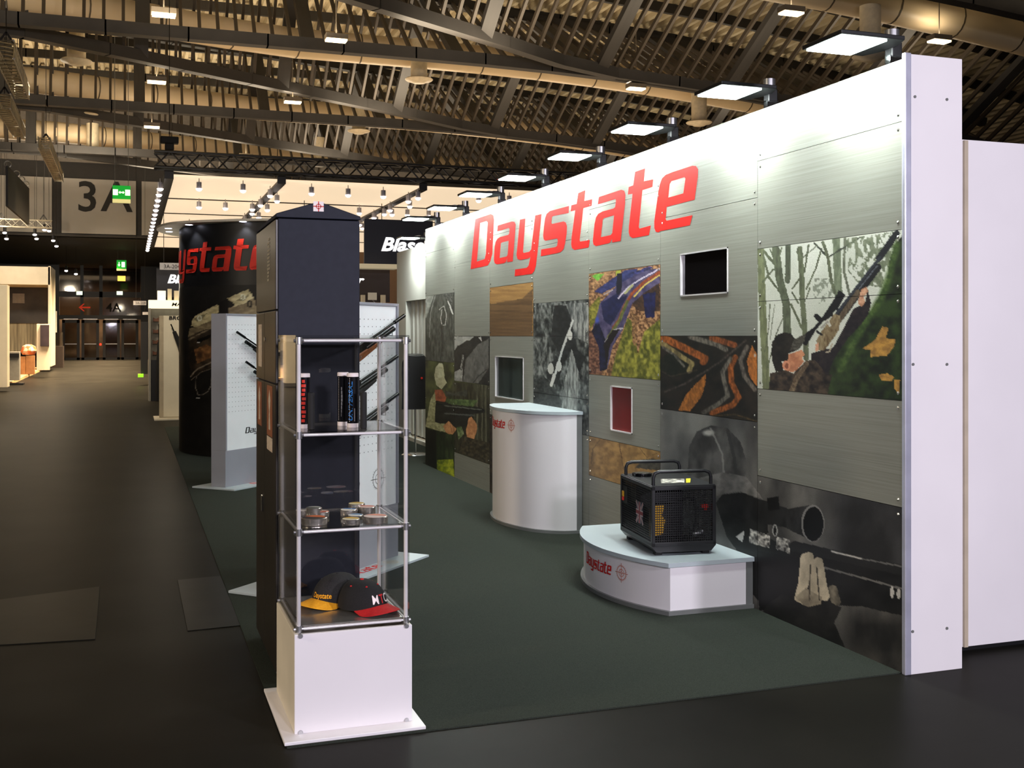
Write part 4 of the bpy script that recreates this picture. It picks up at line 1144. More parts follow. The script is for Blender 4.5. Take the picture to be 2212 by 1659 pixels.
# emblem
q = at(688, 446, Y=cy0 - 0.007)
b = MB(); b.box(q.x - 0.024, q.x + 0.024, cy0 - 0.0085, cy0 - 0.0065, q.z - 0.023, q.z + 0.023); em = b.build('emblem_plate', M['captop'], gb)
b = MB()
for s_ in (-1, 1):
    b.box(q.x - 0.0024, q.x + 0.0024, cy0 - 0.0092, cy0 - 0.0086, q.z + (0.006 if s_ > 0 else -0.023), q.z + (0.023 if s_ > 0 else -0.006))
    b.box(q.x + (0.006 if s_ > 0 else -0.024), q.x + (0.024 if s_ > 0 else -0.006), cy0 - 0.0092, cy0 - 0.0086, q.z - 0.0024, q.z + 0.0024)
n = 24; vs = []
for i in range(n):
    a = 2 * math.pi * i / n
    for r in (0.009, 0.0125):
        vs.append((q.x + r * math.cos(a), cy0 - 0.0092, q.z + r * math.sin(a)))
b.add(vs, [(2 * i, 2 * i + 1, (2 * i + 3) % (2 * n), (2 * i + 2) % (2 * n)) for i in range(n)])
b.cyl((q.x, cy0 - 0.0094, q.z), (q.x, cy0 - 0.0086, q.z), 0.005, n=12)
b.build('emblem_cross', M['redbright'], em)

# ------------------------------------------------------------------ pegboard stands with air rifles
UV = Vector((math.sqrt(.5), math.sqrt(.5), 0)); VV = Vector((math.sqrt(.5), -math.sqrt(.5), 0)); ZZ = Vector((0, 0, 1))
M['peg'] = mat('pegboard_white', (226, 230, 232), 0.5, c2=(222, 226, 228), scale=4)
M['hole'] = mat('peg_hole_dark', (58, 60, 62), 0.8)
M['standgrey'] = mat('stand_grey', (142, 144, 152), 0.45, c2=(136, 138, 146), scale=3)
def peg_stand(A, label, textkind):
    A = Vector((A[0], A[1], 0))
    t = thing('pegboard_stand', label, 'display stand', A + UV * 0.75 + VV * 0.28, 'pegboard stands for rifles')
    def P(a, v, z):
        return A + UV * a + VV * v + ZZ * z
    def bx(a0, a1, v0, v1, z0, z1, nm, m, par=t, bev=0.0):
        b = MB(); b.obox(P((a0 + a1) / 2, (v0 + v1) / 2, (z0 + z1) / 2), UV * (a1 - a0) / 2, VV * (v1 - v0) / 2, ZZ * (z1 - z0) / 2)
        return b.build(nm, m, par, bevel=bev)
    v0, v1 = 0.185, 0.375
    bp = bx(0.0, 1.50, 0.0, 0.56, 0.006, 0.022, 'base_plate', M['greytop'], bev=0.002)
    bx(0.08, 1.38, v0, v1, 0.022, 0.40, 'lower_panel', M['standgrey'], bev=0.002)
    bx(0.08, 0.10, v0, v1 + 0.006, 0.40, 1.825, 'side_board', M['standgrey'], bev=0.002)
    bx(1.36, 1.38, v0, v1 + 0.006, 0.40, 1.825, 'side_board', M['standgrey'], bev=0.002)
    bx(0.10, 1.36, v0, v1 + 0.006, 1.805, 1.825, 'top_board', M['standgrey'], bev=0.002)
    pb = bx(0.10, 1.36, v0 + 0.008, v1 - 0.008, 0.40, 1.805, 'pegboard', M['peg'])
    b = MB()
    for i in range(24):
        for j in range(19):
            c = P(0.145 + i * 0.0505, v1 - 0.0074, 0.80 + j * 0.0505)
            n = 6
            b.add([c + (UV * math.cos(2 * math.pi * k / n) + ZZ * math.sin(2 * math.pi * k / n)) * 0.0042 for k in range(n)], [tuple(range(n))])
    stuff(b.build('peg_holes', M['hole'], pb))
    # print near the bottom and on the plate
    b0 = P(0.40, v1 - 0.0070, 0.555)
    flat('print_lettering', _LOGO, M['blackm'], plane_map(b0, UV * 0.5, ZZ * 0.62), pb)
    b = MB(); crosshair(b, P(1.13, v1 - 0.0070, 0.60), UV, ZZ, 0.07, 0.005, VV); b.build('emblem_print', M['greyedge'], pb)
    flat('plate_lettering', _LOGO, M['red'], plane_map(P(0.42, 0.475, 0.0226), UV * 0.62, -VV * 0.9), bp)
    b = MB(); crosshair(b, P(1.16, 0.45, 0.0226), UV, VV, 0.05, 0.005, ZZ); b.build('plate_emblem', mat('tan_print', (206, 178, 140), 0.5), bp)
    return t, P, v1
AIR = {}
def rifle(P, v1, a, z, flip, ang, label, wood=True, scope=False, s=1.0):
    """air rifle lying along the board; muzzle at board position (a, z); flip=1 muzzle to the right"""
    t = thing('air_rifle', label, 'air rifle', P(a, v1, z), 'air rifles hung on the pegboards')
    ca, sa = math.cos(math.radians(ang)), math.sin(math.radians(ang))
    d = (UV * (-flip) * ca - ZZ * sa)            # from muzzle towards butt
    up = (ZZ * ca + UV * (-flip) * sa)
    o = P(a, v1 + 0.055, z)
    def L(x, y, w=0.0):
        return o + d * x * s + up * y * s + VV * w * s
    b = MB(); b.cyl(L(0.12, 0), L(0.62, 0), 0.0085 * s, n=12); b.build('barrel', M['gun'], t, smooth=40)
    b = MB(); b.cyl(L(0, 0), L(0.14, 0), 0.0135 * s, n=14); b.build('silencer', M['gun'], t, smooth=40)
    b = MB(); b.cyl(L(0.17, -0.036), L(0.55, -0.036), 0.019 * s, n=16); b.lathe([(0.0, 0)], (0, 0, 0), 3) if False else None
    b.build('air_tube', M['gun'], t, smooth=40)
    b = MB(); b.prism([(0.50, 0.016), (0.70, 0.016), (0.72, 0.0), (0.72, -0.05), (0.50, -0.05)], o - VV * 0.014 * s, d * s, up * s, VV * 0.028 * s); b.build('action', M['gun'], t, bevel=0.003)
    sm = M['wood'] if wood else M['blackm']
    b = MB(); b.prism([(0.32, -0.04), (0.72, -0.03), (0.78, -0.02), (0.86, -0.045), (1.12, -0.01), (1.14, -0.13), (1.08, -0.145), (0.88, -0.085), (0.84, -0.14), (0.78, -0.15), (0.77, -0.09), (0.62, -0.085), (0.45, -0.075), (0.32, -0.062)], o - VV * 0.019 * s, d * s, up * s, VV * 0.038 * s); b.build('stock', sm, t, bevel=0.008)
    b = MB(); b.tube([L(0.68, -0.085), L(0.685, -0.115), L(0.73, -0.12), L(0.765, -0.10)], 0.0035 * s, 6); b.build('trigger_guard', M['gun'], t, smooth=60)
    if scope:
        b = MB(); b.cyl(L(0.48, 0.055), L(0.80, 0.055), 0.0135 * s, n=14); b.cyl(L(0.46, 0.055), L(0.55, 0.055), 0.022 * s, 0.016 * s, n=14); b.box(0, 0, 0, 0, 0, 0) if False else None
        b.build('scope', M['black'], t, smooth=40)
    for x in (0.24, 0.66):
        b = MB(); p = L(x, -0.06); b.tube([p + up * 0.0 - VV * 0.055, p + VV * 0.03, p + VV * 0.032 + up * 0.02], 0.003, 6); b.build('peg_hook', M['chrome'], t, smooth=60)
    return t
tR, PR, vR = peg_stand((.576, 6.98), 'white pegboard rifle stand right behind the navy cabinet', 0)
tL, PL, vL = peg_stand((.616, 11.917), 'white pegboard rifle stand farther back beside the aisle', 1)
rifle(PR, vR, 1.372, 1.740, 1, 21, 'top air rifle on the near pegboard with a brown stock')
rifle(PR, vR, 1.275, 1.45, 1, 19, 'second air rifle on the near pegboard with a black stock', False)
rifle(PR, vR, 1.285, 1.185, 1, 19, 'lowest air rifle on the near pegboard', False)
rifle(PL, vL, 0.195, 1.632, -1, 24, 'top air rifle on the farther pegboard', False)
rifle(PL, vL, 0.342, 1.318, -1, 26, 'lower air rifle on the farther pegboard with a wooden stock', True)

# ------------------------------------------------------------------ white counter and low podium against the wall
def bulge(pa, pb, sag, n=22):
    pa, pb = Vector((pa[0], pa[1])), Vector((pb[0], pb[1]))
    mid = (pa + pb) / 2
    d = (pb - pa); L = d.length
    nrm = Vector((-abs(d.y), math.copysign(abs(d.x), d.x * d.y) if False else 0)).normalized()
    out = []
    for i in range(n + 1):
        u = i / n
        out.append(tuple(pa + d * u + Vector((-1, 0)) * sag * (1 - (2 * u - 1) ** 2)))
    return out
def curved_block(name, label, cat, front, wallx, ztop, ov, logo_at):
    """front: outline near corner -> far corner; closed along the wall"""
    n = len(front)
    y0, y1 = front[0][1], front[-1][1]
    t = thing(name, label, cat, (wallx - 0.2, (y0 + y1) / 2, 0))
    def ring(o):
        r = []
        c = Vector((wallx, (y0 + y1) / 2))
        for (x, y) in front:
            r.append((min(wallx - 0.003, x - o), y + math.copysign(o, y - c.y) * min(1, abs(y - c.y) / 0.4)))
        return r + [(wallx, r[-1][1]), (wallx, r[0][1])]
    b = MB(); b.prism(ring(0), (0, 0, 0.03), (1, 0, 0), (0, 1, 0), (0, 0, ztop - 0.03 - 0.025)); body = b.build('body', M['white'], t, smooth=25)
    b = MB(); b.prism(ring(ov), (0, 0, ztop - 0.025), (1, 0, 0), (0, 1, 0), (0, 0, 0.025)); b.build('top', M['greytop'], t, smooth=25)
    b = MB(); b.prism(ring(ov * 0.8), (0, 0, 0.006), (1, 0, 0), (0, 1, 0), (0, 0, 0.024)); b.build('plinth', M['greyedge'], t, smooth=25)
    b = MB(); b.box(wallx - 0.045, wallx - 0.001, y0 - 0.004, y0 + 0.004, 0.03, ztop - 0.025); b.build('end_strip', M['greyedge'], t)
    # arc-length mapping for prints on the bulged front
    seg = [Vector(p) for p in front]
    acc = [0.0]
    for i in range(1, n):
        acc.append(acc[-1] + (seg[i] - seg[i - 1]).length)
    def fn(s0, z0, sc, scv):
        def f(a, bb):
            s = s0 - a * sc          # prints read from the far end towards the near end
            for i in range(1, n):
                if acc[i] >= s or i == n - 1:
                    u = (s - acc[i - 1]) / (acc[i] - acc[i - 1])
                    p = seg[i - 1].lerp(seg[i], u)
                    dd = (seg[i] - seg[i - 1]).normalized()
                    nn = Vector((-dd.y, dd.x))
                    if nn.x > 0:
                        nn = -nn
                    q = p + nn * 0.003
                    return Vector((q.x, q.y, z0 + bb * scv))
        return f
    s0, z0, sc, scv, cr = logo_at
    flat('logo_print', _LOGO, M['red'], fn(s0, z0, sc, scv), body)
    b = MB(); crosshair(b, (0, 0, 0), (1, 0, 0), (0, 1, 0), 1.0, 0.09, Vector((0, 0, 1)))
    f2 = fn(s0 - sc - cr * 2.3, z0 + 0.036, cr, cr)
    vs = [f2(v[0], v[1]) for v in b.v]
    b.v = [tuple(v) for v in vs]
    b.build('emblem_print', mat('faded_red_print', (204, 120, 100), 0.5), body)
    return t
def smooth_outline(pts, n=6):
    out = []
    P = [pts[0]] + pts + [pts[-1]]
    for i in range(1, len(P) - 2):
        a, b_, c_, d = P[i - 1], P[i], P[i + 1], P[i + 2]
        for k in range(n):
            t_ = k / n
            out.append(tuple(0.5 * (2 * b_[j] + (c_[j] - a[j]) * t_ + (2 * a[j] - 5 * b_[j] + 4 * c_[j] - d[j]) * t_ ** 2 + (-a[j] + 3 * b_[j] - 3 * c_[j] + d[j]) * t_ ** 3) for j in (0, 1)))
    return out + [pts[-1]]
fc = smooth_outline([(3.42, 8.165), (3.27, 8.19), (3.09, 8.36), (2.985, 8.65), (2.965, 8.92), (3.03, 9.22), (3.12, 9.38)])
curved_block('counter', 'white curved counter with grey top standing against the metal wall', 'counter', fc, 3.443, 0.985, 0.02, (1.19, 0.815, 0.42, 0.74, 0.043))
fpd = bulge((2.905, 5.60), (2.925, 6.86), 0.19)
curved_block('podium', 'low white curved podium carrying the black compressor', 'podium', fpd, 3.443, 0.305, 0.02, (0.88, 0.152, 0.41, 0.74, 0.043))

# ------------------------------------------------------------------ caged compressor on the podium
t = thing('compressor', 'black caged air compressor with carrying handles on the low podium', 'compressor', (0, 0, 0))
M['cage'] = mat('compressor_black_steel', (26, 26, 28), 0.38)
w, l, z0, z1 = 0.40, 0.60, 0.055, 0.405       # local: x across (toward wall), y along, origin at near-left foot
fr = 0.022
b = MB()
for x in (0, w - fr):
    for y in (0, l - fr):
        b.box(x, x + fr, y, y + fr, z0, z1)
for z in (z0, z1 - fr):
    for x in (0, w - fr):
        b.box(x, x + fr, 0, l, z, z + fr)
    for y in (0, l - fr):
        b.box(0, w, y, y + fr, z, z + fr)
b.build('frame', M['cage'], t, bevel=0.003)
b = MB(); b.box(0.003, w - 0.003, 0.003, l - 0.003, z1, z1 + 0.006); tp = b.build('top_plate', M['cage'], t, bevel=0.002)
b = MB(); b.prism([(0, 0.035), (0.03, 0.0), (w - 0.03, 0.0), (w, 0.035), (w, 0.06), (0, 0.06)], (0, 0.002, 0.02), (1, 0, 0), (0, 0, 1), (0, l - 0.004, 0)); b.build('base_tray', M['cage'], t)
for x in (0.03, w - 0.075):
    for y in (0.03, l - 0.075):
        b = MB(); b.box(x, x + 0.045, y, y + 0.045, 0, 0.03); b.build('foot', M['blackm'], t, bevel=0.004)
for y in (0.035, l - 0.05):
    b = MB(); b.tube([(0.02, y, z1), (0.02, y, z1 + 0.05), (0.03, y, z1 + 0.075), (0.06, y, z1 + 0.085), (w - 0.06, y, z1 + 0.085), (w - 0.03, y, z1 + 0.075), (w - 0.02, y, z1 + 0.05), (w - 0.02, y, z1)], 0.011, 10); b.build('handle', M['cage'], t, smooth=60)
def mesh_panel(o, u, v, nu, nv, r=0.0016):
    o, u, v = Vector(o), Vector(u), Vector(v)
    b = MB()
    for i in range(1, nu):
        b.bar(o + u * i / nu, o + u * i / nu + v, r * 2)
    for j in range(1, nv):
        b.bar(o + v * j / nv, o + v * j / nv + u, r * 2)
    return b
mp_n = mesh_panel((fr, 0.008, z0 + fr), (w - 2 * fr, 0, 0), (0, 0, z1 - z0 - 2 * fr), 26, 22); stuff(mp_n.build('wire_mesh', M['cage'], t))
mp_l = mesh_panel((0.008, fr, z0 + fr), (0, l - 2 * fr, 0), (0, 0, z1 - z0 - 2 * fr), 38, 22); stuff(mp_l.build('wire_mesh', M['cage'], t))
mp_f = mesh_panel((fr, l - 0.008, z0 + fr), (w - 2 * fr, 0, 0), (0, 0, z1 - z0 - 2 * fr), 26, 22); stuff(mp_f.build('wire_mesh', M['cage'], t))
mp_r = mesh_panel((w - 0.008, fr, z0 + fr), (0, l - 2 * fr, 0), (0, 0, z1 - z0 - 2 * fr), 38, 22); stuff(mp_r.build('wire_mesh', M['cage'], t))
# insides
b = MB(); b.box(0.05, 0.24, 0.13, 0.42, 0.09, 0.36); b.cyl((0.2, 0.3, 0.2), (0.2, 0.52, 0.2), 0.075, n=18); b.cyl((0.2, 0.22, 0.25), (0.2, 0.22, 0.37), 0.05, n=14); b.build('motor', M['black'], t, smooth=35)
b = MB(); b.cyl((0.06, 0.52, 0.16), (0.03, 0.52, 0.16), 0.09, n=24); b.cyl((0.05, 0.52, 0.16), (0.018, 0.52, 0.16), 0.06, n=24); b.build('fan_guard', M['blackg'], t, smooth=35)
M['yel'] = mat('compressor_yellow', (222, 164, 22), 0.45)
b = MB(); b.prism([(0, 0), (0.055, 0.01), (0.07, 0.09), (0.05, 0.12), (0.065, 0.18), (0, 0.175)], (0.03, 0.05, 0.11), (1, 0, 0), (0, 0, 1), (0, 0.03, 0)); b.box(0.02, 0.03, 0.05, 0.12, 0.10, 0.26); b.build('belt_guard', M['yel'], t)
b = MB(); b.tube([(0.05, 0.06, 0.30), (0.15, 0.05, 0.31), (0.26, 0.05, 0.33), (0.3, 0.08, 0.29)], 0.008, 8); b.tube([(0.28, 0.05, 0.34), (0.29, 0.04, 0.2), (0.28, 0.06, 0.12)], 0.008, 8); b.build('hose', M['blackm'], t, smooth=60)
b = MB(); b.box(0.33, 0.372, 0.05, 0.075, 0.268, 0.285); b.cyl((0.355, 0.055, 0.25), (0.355, 0.055, 0.29), 0.008, n=8); b.build('red_valve', M['redbright'], t)
b = MB(); b.cyl((0.27, 0.04, 0.11), (0.33, 0.04, 0.13), 0.014, n=10); b.build('fitting', M['alu'], t, smooth=40)
b = MB(); b.box(0.004, 0.03, 0.47, 0.57, 0.235, 0.345); sb = b.build('switch_box', M['blackm'], t, bevel=0.004)
b = MB(); b.box(-0.004, 0.005, 0.535, 0.56, 0.275, 0.31); b.build('yellow_switch', M['yel'], sb, bevel=0.002)
b = MB(); b.box(-0.005, 0.006, 0.538, 0.558, 0.25, 0.274); b.build('red_switch', M['redbright'], sb, bevel=0.002)
b = MB(); b.cyl((0.10, 0.47, z1 + 0.006), (0.10, 0.47, z1 + 0.024), 0.062, n=28); b.build('filler_ring', M['blackg'], tp, smooth=40)
b = MB(); b.cyl((0.10, 0.47, z1 + 0.024), (0.10, 0.47, z1 + 0.026), 0.05, n=28); b.build('filler_glass', M['chrome'], tp)
b = MB(); b.add([(0.10, 0.12, z1 + 0.0068), (0.24, 0.10, z1 + 0.0068), (0.31, 0.28, z1 + 0.0068), (0.16, 0.30, z1 + 0.0068)], [(0, 1, 2, 3)]); b.build('leaflet', mat('leaflet_print', (224, 220, 206), 0.4, c2=(96, 90, 84), scale=28, lo=0.45, hi=0.6), tp)
b = MB(); b.add([(0.25, 0.10, z1 + 0.0072), (0.275, 0.098, z1 + 0.0072), (0.35, 0.28, z1 + 0.0072), (0.32, 0.282, z1 + 0.0072)], [(0, 1, 2, 3)]); b.build('yellow_band', mat('leaflet_yellow', (236, 216, 40), 0.4), tp)
# flag plate on the left side: white saltire and cross on dark blue, red cross
fy0, fy1, fz0, fz1 = 0.17, 0.30, 0.155, 0.285
fx = 0.004
b = MB(); b.box(fx, fx + 0.003, fy0, fy1, fz0, fz1); fl_ = b.build('flag_plate', mat('flag_navy', (30, 30, 52), 0.5), t)
M['fwhite'] = mat('flag_white', (205, 190, 190), 0.5); M['fred'] = mat('flag_red', (150, 50, 56), 0.5)
def strip2(p, q, wd, off, m, nm):
    p, q = Vector((fx - off, *p)), Vector((fx - off, *q))
    d = (q - p).normalized().cross(Vector((1, 0, 0))) * wd / 2
    b = MB(); b.add([p - d, p + d, q + d, q - d], [(0, 1, 2, 3)]); b.build(nm, m, fl_)
strip2((fy0, fz0), (fy1, fz1), 0.020, 0.0003, M['fwhite'], 'saltire'); strip2((fy0, fz1), (fy1, fz0), 0.020, 0.0003, M['fwhite'], 'saltire')
strip2((fy0, fz0), (fy1, fz1), 0.006, 0.0006, M['fred'], 'saltire_red'); strip2((fy0, fz1), (fy1, fz0), 0.006, 0.0006, M['fred'], 'saltire_red')
ym, zm = (fy0 + fy1) / 2, (fz0 + fz1) / 2
strip2((ym, fz0), (ym, fz1), 0.036, 0.0009, M['fwhite'], 'cross'); strip2((fy0, zm), (fy1, zm), 0.036, 0.0009, M['fwhite'], 'cross')
strip2((ym, fz0), (ym, fz1), 0.021, 0.0012, M['fred'], 'cross_red'); strip2((fy0, zm), (fy1, zm), 0.021, 0.0012, M['fred'], 'cross_red')
place(t, TR(2.885, 5.79, 0.305, math.radians(-7)))

# ------------------------------------------------------------------ curved black kiosk wall with canopy
KC, KR, KH = Vector((2.3, 15.9)), 1.65, 3.06
t = thing('curved_display_wall', 'curved black display wall with red lettering and a large photo of a rifle action', 'display wall', (KC.x - 1, KC.y - 1, 0))
def kp(deg, z, r=KR):
    a = math.radians(deg)
    return Vector((KC.x + r * math.cos(a), KC.y + r * math.sin(a), z))
b = MB(); n = 60; vs = []
for i in range(n + 1):
    dg = 130 + 145 * i / n
    for (r, z) in ((KR, 0.006), (KR, KH), (KR - 0.04, KH), (KR - 0.04, 0.006)):
        vs.append(kp(dg, z, r))
fs = []
for i in range(n):
    for j in range(4):
        fs.append((4 * i + j, 4 * i + (j + 1) % 4, 4 * i + 4 + (j + 1) % 4, 4 * i + 4 + j))
fs += [(0, 1, 2, 3), (4 * n + 3, 4 * n + 2, 4 * n + 1, 4 * n)]
b.add(vs, fs); kb = b.build('panel', M['black'], t, smooth=40)
def P_kiosk(px, py):
    p = Paint(px, py, 300, 560, 4.146)
    p.fill((20, 19, 18), (26, 25, 24), 60, 60)
    p.poly([(450, 640), (655, 545), (760, 520), (760, 960), (660, 960), (470, 1060), (440, 870)], (70, 58, 44), (30, 26, 22), 60, 60, a=0.95)
    p.line([(450, 720), (655, 610)], 26, (128, 116, 92), (70, 60, 46), 30, 10, soft=10); p.line([(470, 740), (655, 650)], 14, (40, 34, 28), soft=6); p.poly([(520, 720), (650, 668), (650, 700), (530, 752)], (16, 15, 14))
    p.poly([(495, 810), (600, 765), (665, 790), (650, 880), (520, 935)], (142, 102, 62), (84, 58, 38), 26, 26); p.ell(545, 860, 34, 48, (60, 44, 32), soft=0.6)
    p.line([(462, 1050), (520, 985), (665, 915)], 18, (150, 140, 124), (96, 86, 74), 30, 8, soft=7); p.line([(470, 1080), (560, 1010), (660, 975)], 9, (110, 100, 88), soft=4)
    p.poly([(468, 600), (478, 545), (500, 510), (705, 402), (718, 470), (655, 560), (520, 606)], (182, 172, 132), (140, 130, 96), 40, 20); p.poly([(440, 700), (455, 620), (520, 604), (660, 545), (660, 600), (540, 650)], (128, 116, 88), (86, 76, 58), 30, 16)
    p.poly([(495, 530), (615, 480), (590, 510), (545, 555), (520, 560)], (110, 104, 76)); p.ell(544, 528, 23, 27, (206, 200, 172)); p.ell(544, 528, 13, 16, (140, 132, 100))
    p.poly([(706, 400), (800, 345), (806, 470), (738, 484)], (14, 13, 13)); p.poly([(788, 350), (980, 272), (1028, 345), (1028, 470), (900, 492), (805, 482), (860, 405)], (190, 180, 142), (150, 140, 104), 40, 30); p.poly([(806, 440), (960, 390), (1028, 345), (1060, 440), (1060, 500), (806, 490)], (140, 126, 98), (104, 92, 72), 40, 20)
    p.poly([(870, 370), (990, 310), (970, 345), (930, 375)], (120, 112, 82)); p.ell(932, 340, 24, 27, (208, 202, 174)); p.ell(932, 340, 14, 17, (146, 138, 106)); p.ell(992, 400, 26, 34, (30, 27, 24)); p.ell(992, 400, 14, 20, (110, 100, 80)); p.poly([(915, 295), (975, 270), (985, 280), (920, 310)], (150, 140, 104))
    p.line([(515, 1050), (507, 1150), (530, 1213), (570, 1212), (620, 1185), (652, 1120), (655, 1010)], 10, (132, 126, 116), (90, 84, 78), 12, 12, soft=4)
    p.line([(520, 745), (545, 745)], 8, (200, 200, 200)); p.line([(515, 1240), (545, 1240)], 7, (170, 170, 170))
    return p.c
nu, nv = 150, 210
dg = np.linspace(150, 268, nu); zz = np.linspace(0.02, 2.25, nv)
DG, ZG = np.meshgrid(np.radians(dg), zz, indexing='ij')
Pk = np.stack([KC.x + (KR + 0.003) * np.cos(DG).ravel(), KC.y + (KR + 0.003) * np.sin(DG).ravel(), ZG.ravel()], 1)
print_grid('photo_print', Pk, nu, nv, P_kiosk, kb, 1.3)
# lettering wrapped round the curve: t of the word at 214 deg, second t at 235.5 deg
def lmid(i):
    xs_ = [p[0] for p in LOGO[i][1][0]]
    return (min(xs_) + max(xs_)) / 2
u1, u2 = lmid(4), lmid(6)
g = (235.3 - 214.6) / (u2 - u1)
for i in range(1, 8):
    vs, fs = logo_part(i, i + 1)
    flat('letter', (vs, fs), M['redbright'], lambda a, bb: kp(214.6 + (a - u1) * g, 2.435 + bb * 4.25, KR + 0.006), kb)
# canopy ring with downlights
b = MB(); n = 60; vs = []
for i in range(n + 1):
    dgc = 118 + 157 * i / n
    ov = 0.30 if dgc < 205 else 0.30 - 0.16 * min(1, (dgc - 205) / 25)
    for (r, z) in ((KR + ov, KH), (KR + ov, KH + 0.03), (KR - 0.9, KH + 0.03), (KR - 0.9, KH)):
        vs.append(kp(dgc, z, r))
fs = []
for i in range(n):
    for j in range(4):
        fs.append((4 * i + j, 4 * i + (j + 1) % 4, 4 * i + 4 + (j + 1) % 4, 4 * i + 4 + j))
fs += [(0, 1, 2, 3), (4 * n + 3, 4 * n + 2, 4 * n + 1, 4 * n)]
b.add(vs, fs); cn = b.build('canopy', mat('canopy_dark', (232, 222, 198), 0.6), t, smooth=40)
M['downlight'] = mat('downlight_glow', (235, 235, 255), 0.4, emit=9)
for dgc, rr in ((150, 0.14), (170, 0.15), (186, 0.16), (207, 0.10), (237.5, 0.07)):
    c = kp(dgc, KH - 0.004, KR + rr)
    b = MB(); b.cyl(c, c + Vector((0, 0, 0.006)), 0.045, n=16); b.build('downlight', M['downlight'], cn)
    light('downlight_beam', 'SPOT', c - Vector((0, 0, 0.01)), 14, (0.9, 0.93, 1.0), radius=0.03, spot=110)

light('kiosk_canopy_fill', 'POINT', (0.55, 17.6, 2.3), 16, (1.0, 0.88, 0.68), radius=0.1)  # unseen point light added to brighten the canopy underside
# ------------------------------------------------------------------ white storage wall and garment stand at the far end
t = thing('storage_wall', 'white storage wall with a slatted opening beyond the metal wall', 'storage wall', (4.1, 15.5, 0))
b = MB()
b.box(4.0, 4.12, 13.2, 14.9, 0.006, 2.905); b.box(4.0, 4.12, 16.42, 17.02, 0.006, 2.905); b.box(4.0, 4.12, 14.9, 16.42, 2.12, 2.905); b.box(4.0, 4.12, 14.9, 16.42, 0.006, 0.06)
b.build('panel', M['white2'], t)
for i in range(6):
    b = MB(); yb = 14.92 + i * 0.25
    b.prism([(4.05, yb), (4.11, yb), (4.11, yb + 0.245), (4.075, yb + 0.245)], (0, 0, 0.10), (1, 0, 0), (0, 1, 0), (0, 0, 2.02)); b.build('slat', M['white2'], t)
t = thing('garment_stand', 'chrome stand holding a black sleeveless top at the far end of the stand', 'garment stand', (3.62, 14.2, 0))
b = MB(); b.lathe([(0.0, 0.025), (0.17, 0.022), (0.19, 0.01), (0.19, 0.006)], (3.60, 14.25, 0), 28); b.build('base_disc', M['chrome'], t, smooth=40)
b = MB(); b.cyl((3.60, 14.25, 0.02), (3.60, 14.25, 0.62), 0.013, n=10); b.build('pole', M['chrome'], t, smooth=40)
b = MB(); n = 24; vs = []
prof = [(0.615, 0.185, 0.10), (0.9, 0.175, 0.10), (1.10, 0.185, 0.105), (1.24, 0.18, 0.10), (1.31, 0.14, 0.08), (1.335, 0.115, 0.07)]
for (z, rx, ry) in prof:
    for i in range(n):
        a = 2 * math.pi * i / n
        vs.append((3.60 + rx * math.cos(a), 14.25 + ry * math.sin(a), z))
fs = []
for k in range(len(prof) - 1):
    fs += [(k * n + i, k * n + (i + 1) % n, (k + 1) * n + (i + 1) % n, (k + 1) * n + i) for i in range(n)]
fs.append(tuple(range(n - 1, -1, -1)))
b.add(vs, fs); gt = b.build('black_top', M['capblk'], t, smooth=50)
b = MB(); b.tube([(3.60 + 0.115 * math.cos(2 * math.pi * i / 24), 14.25 + 0.07 * math.sin(2 * math.pi * i / 24), 1.335 + 0.012 * math.sin(2 * math.pi * i / 24)) for i in range(24)], 0.008, 6, True); b.build('collar', M['greyedge'], gt, smooth=60)
b = MB(); b.cyl((3.66, 14.16, 1.03), (3.66, 14.135, 1.03), 0.014, n=12); b.build('chest_print', M['redbright'], gt)

fl9 = dup(fproto, TR(WX + 0.555, 15.6, 3.0), 'added black clip-on LED floodlight brightening the white storage wall beyond the metal wall')  # extra floodlight, added because the storage wall was too dark
light('flood_light_beam', 'AREA', (WX + 0.40, 15.6, 2.998), 40, COOL, 0.25, 0.28, (0, math.radians(-12), 0))  # beam of the added floodlight, brightens the storage wall
# ------------------------------------------------------------------ large stand behind: luminous fabric ceiling, truss, spotlights, signs
CZ, CYF, CYB, CXL = 4.92, 24.0, 43.5, 0.78
M['fabric'] = mat('luminous_fabric_ceiling', (255, 228, 192), 0.8, emit=0.86)
M['spot_on'] = mat('spot_glow', (255, 240, 232), 0.4, emit=12)
M['spotbody'] = mat('spot_body_grey', (150, 146, 150), 0.4, 0.3)
M['tblack'] = mat('truss_black', (30, 26, 22), 0.5)
t = thing('fabric_ceiling', 'glowing cream fabric ceiling over the large stand behind', 'fabric ceiling', (8, 33, CZ))
ncols = [CXL, 3.1, 6.25, 9.4, 12.55, 15.7, 18.8]
ny = 5
ysplit = [CYF, 27.8, 31.2, 34.8, 38.8, CYB]
for i in range(6):
    for j in range(ny):
        b = MB(); b.box(ncols[i] + 0.09, ncols[i + 1] - 0.09, ysplit[j] + 0.04, ysplit[j + 1] - 0.04, CZ, CZ + 0.05); b.build('fabric_panel', M['fabric'], t)
for i in range(7):
    b = MB(); b.box(ncols[i] - 0.09, ncols[i] + 0.09, CYF, CYB, CZ - 0.05, CZ + 0.12); b.build('long_beam', M['tblack'], t)
for j in range(1, ny + 1):
    b = MB(); b.box(CXL, 18.8, ysplit[j] - 0.04, ysplit[j] + 0.04, CZ - 0.02, CZ + 0.1); b.build('cross_beam', M['tblack'], t)
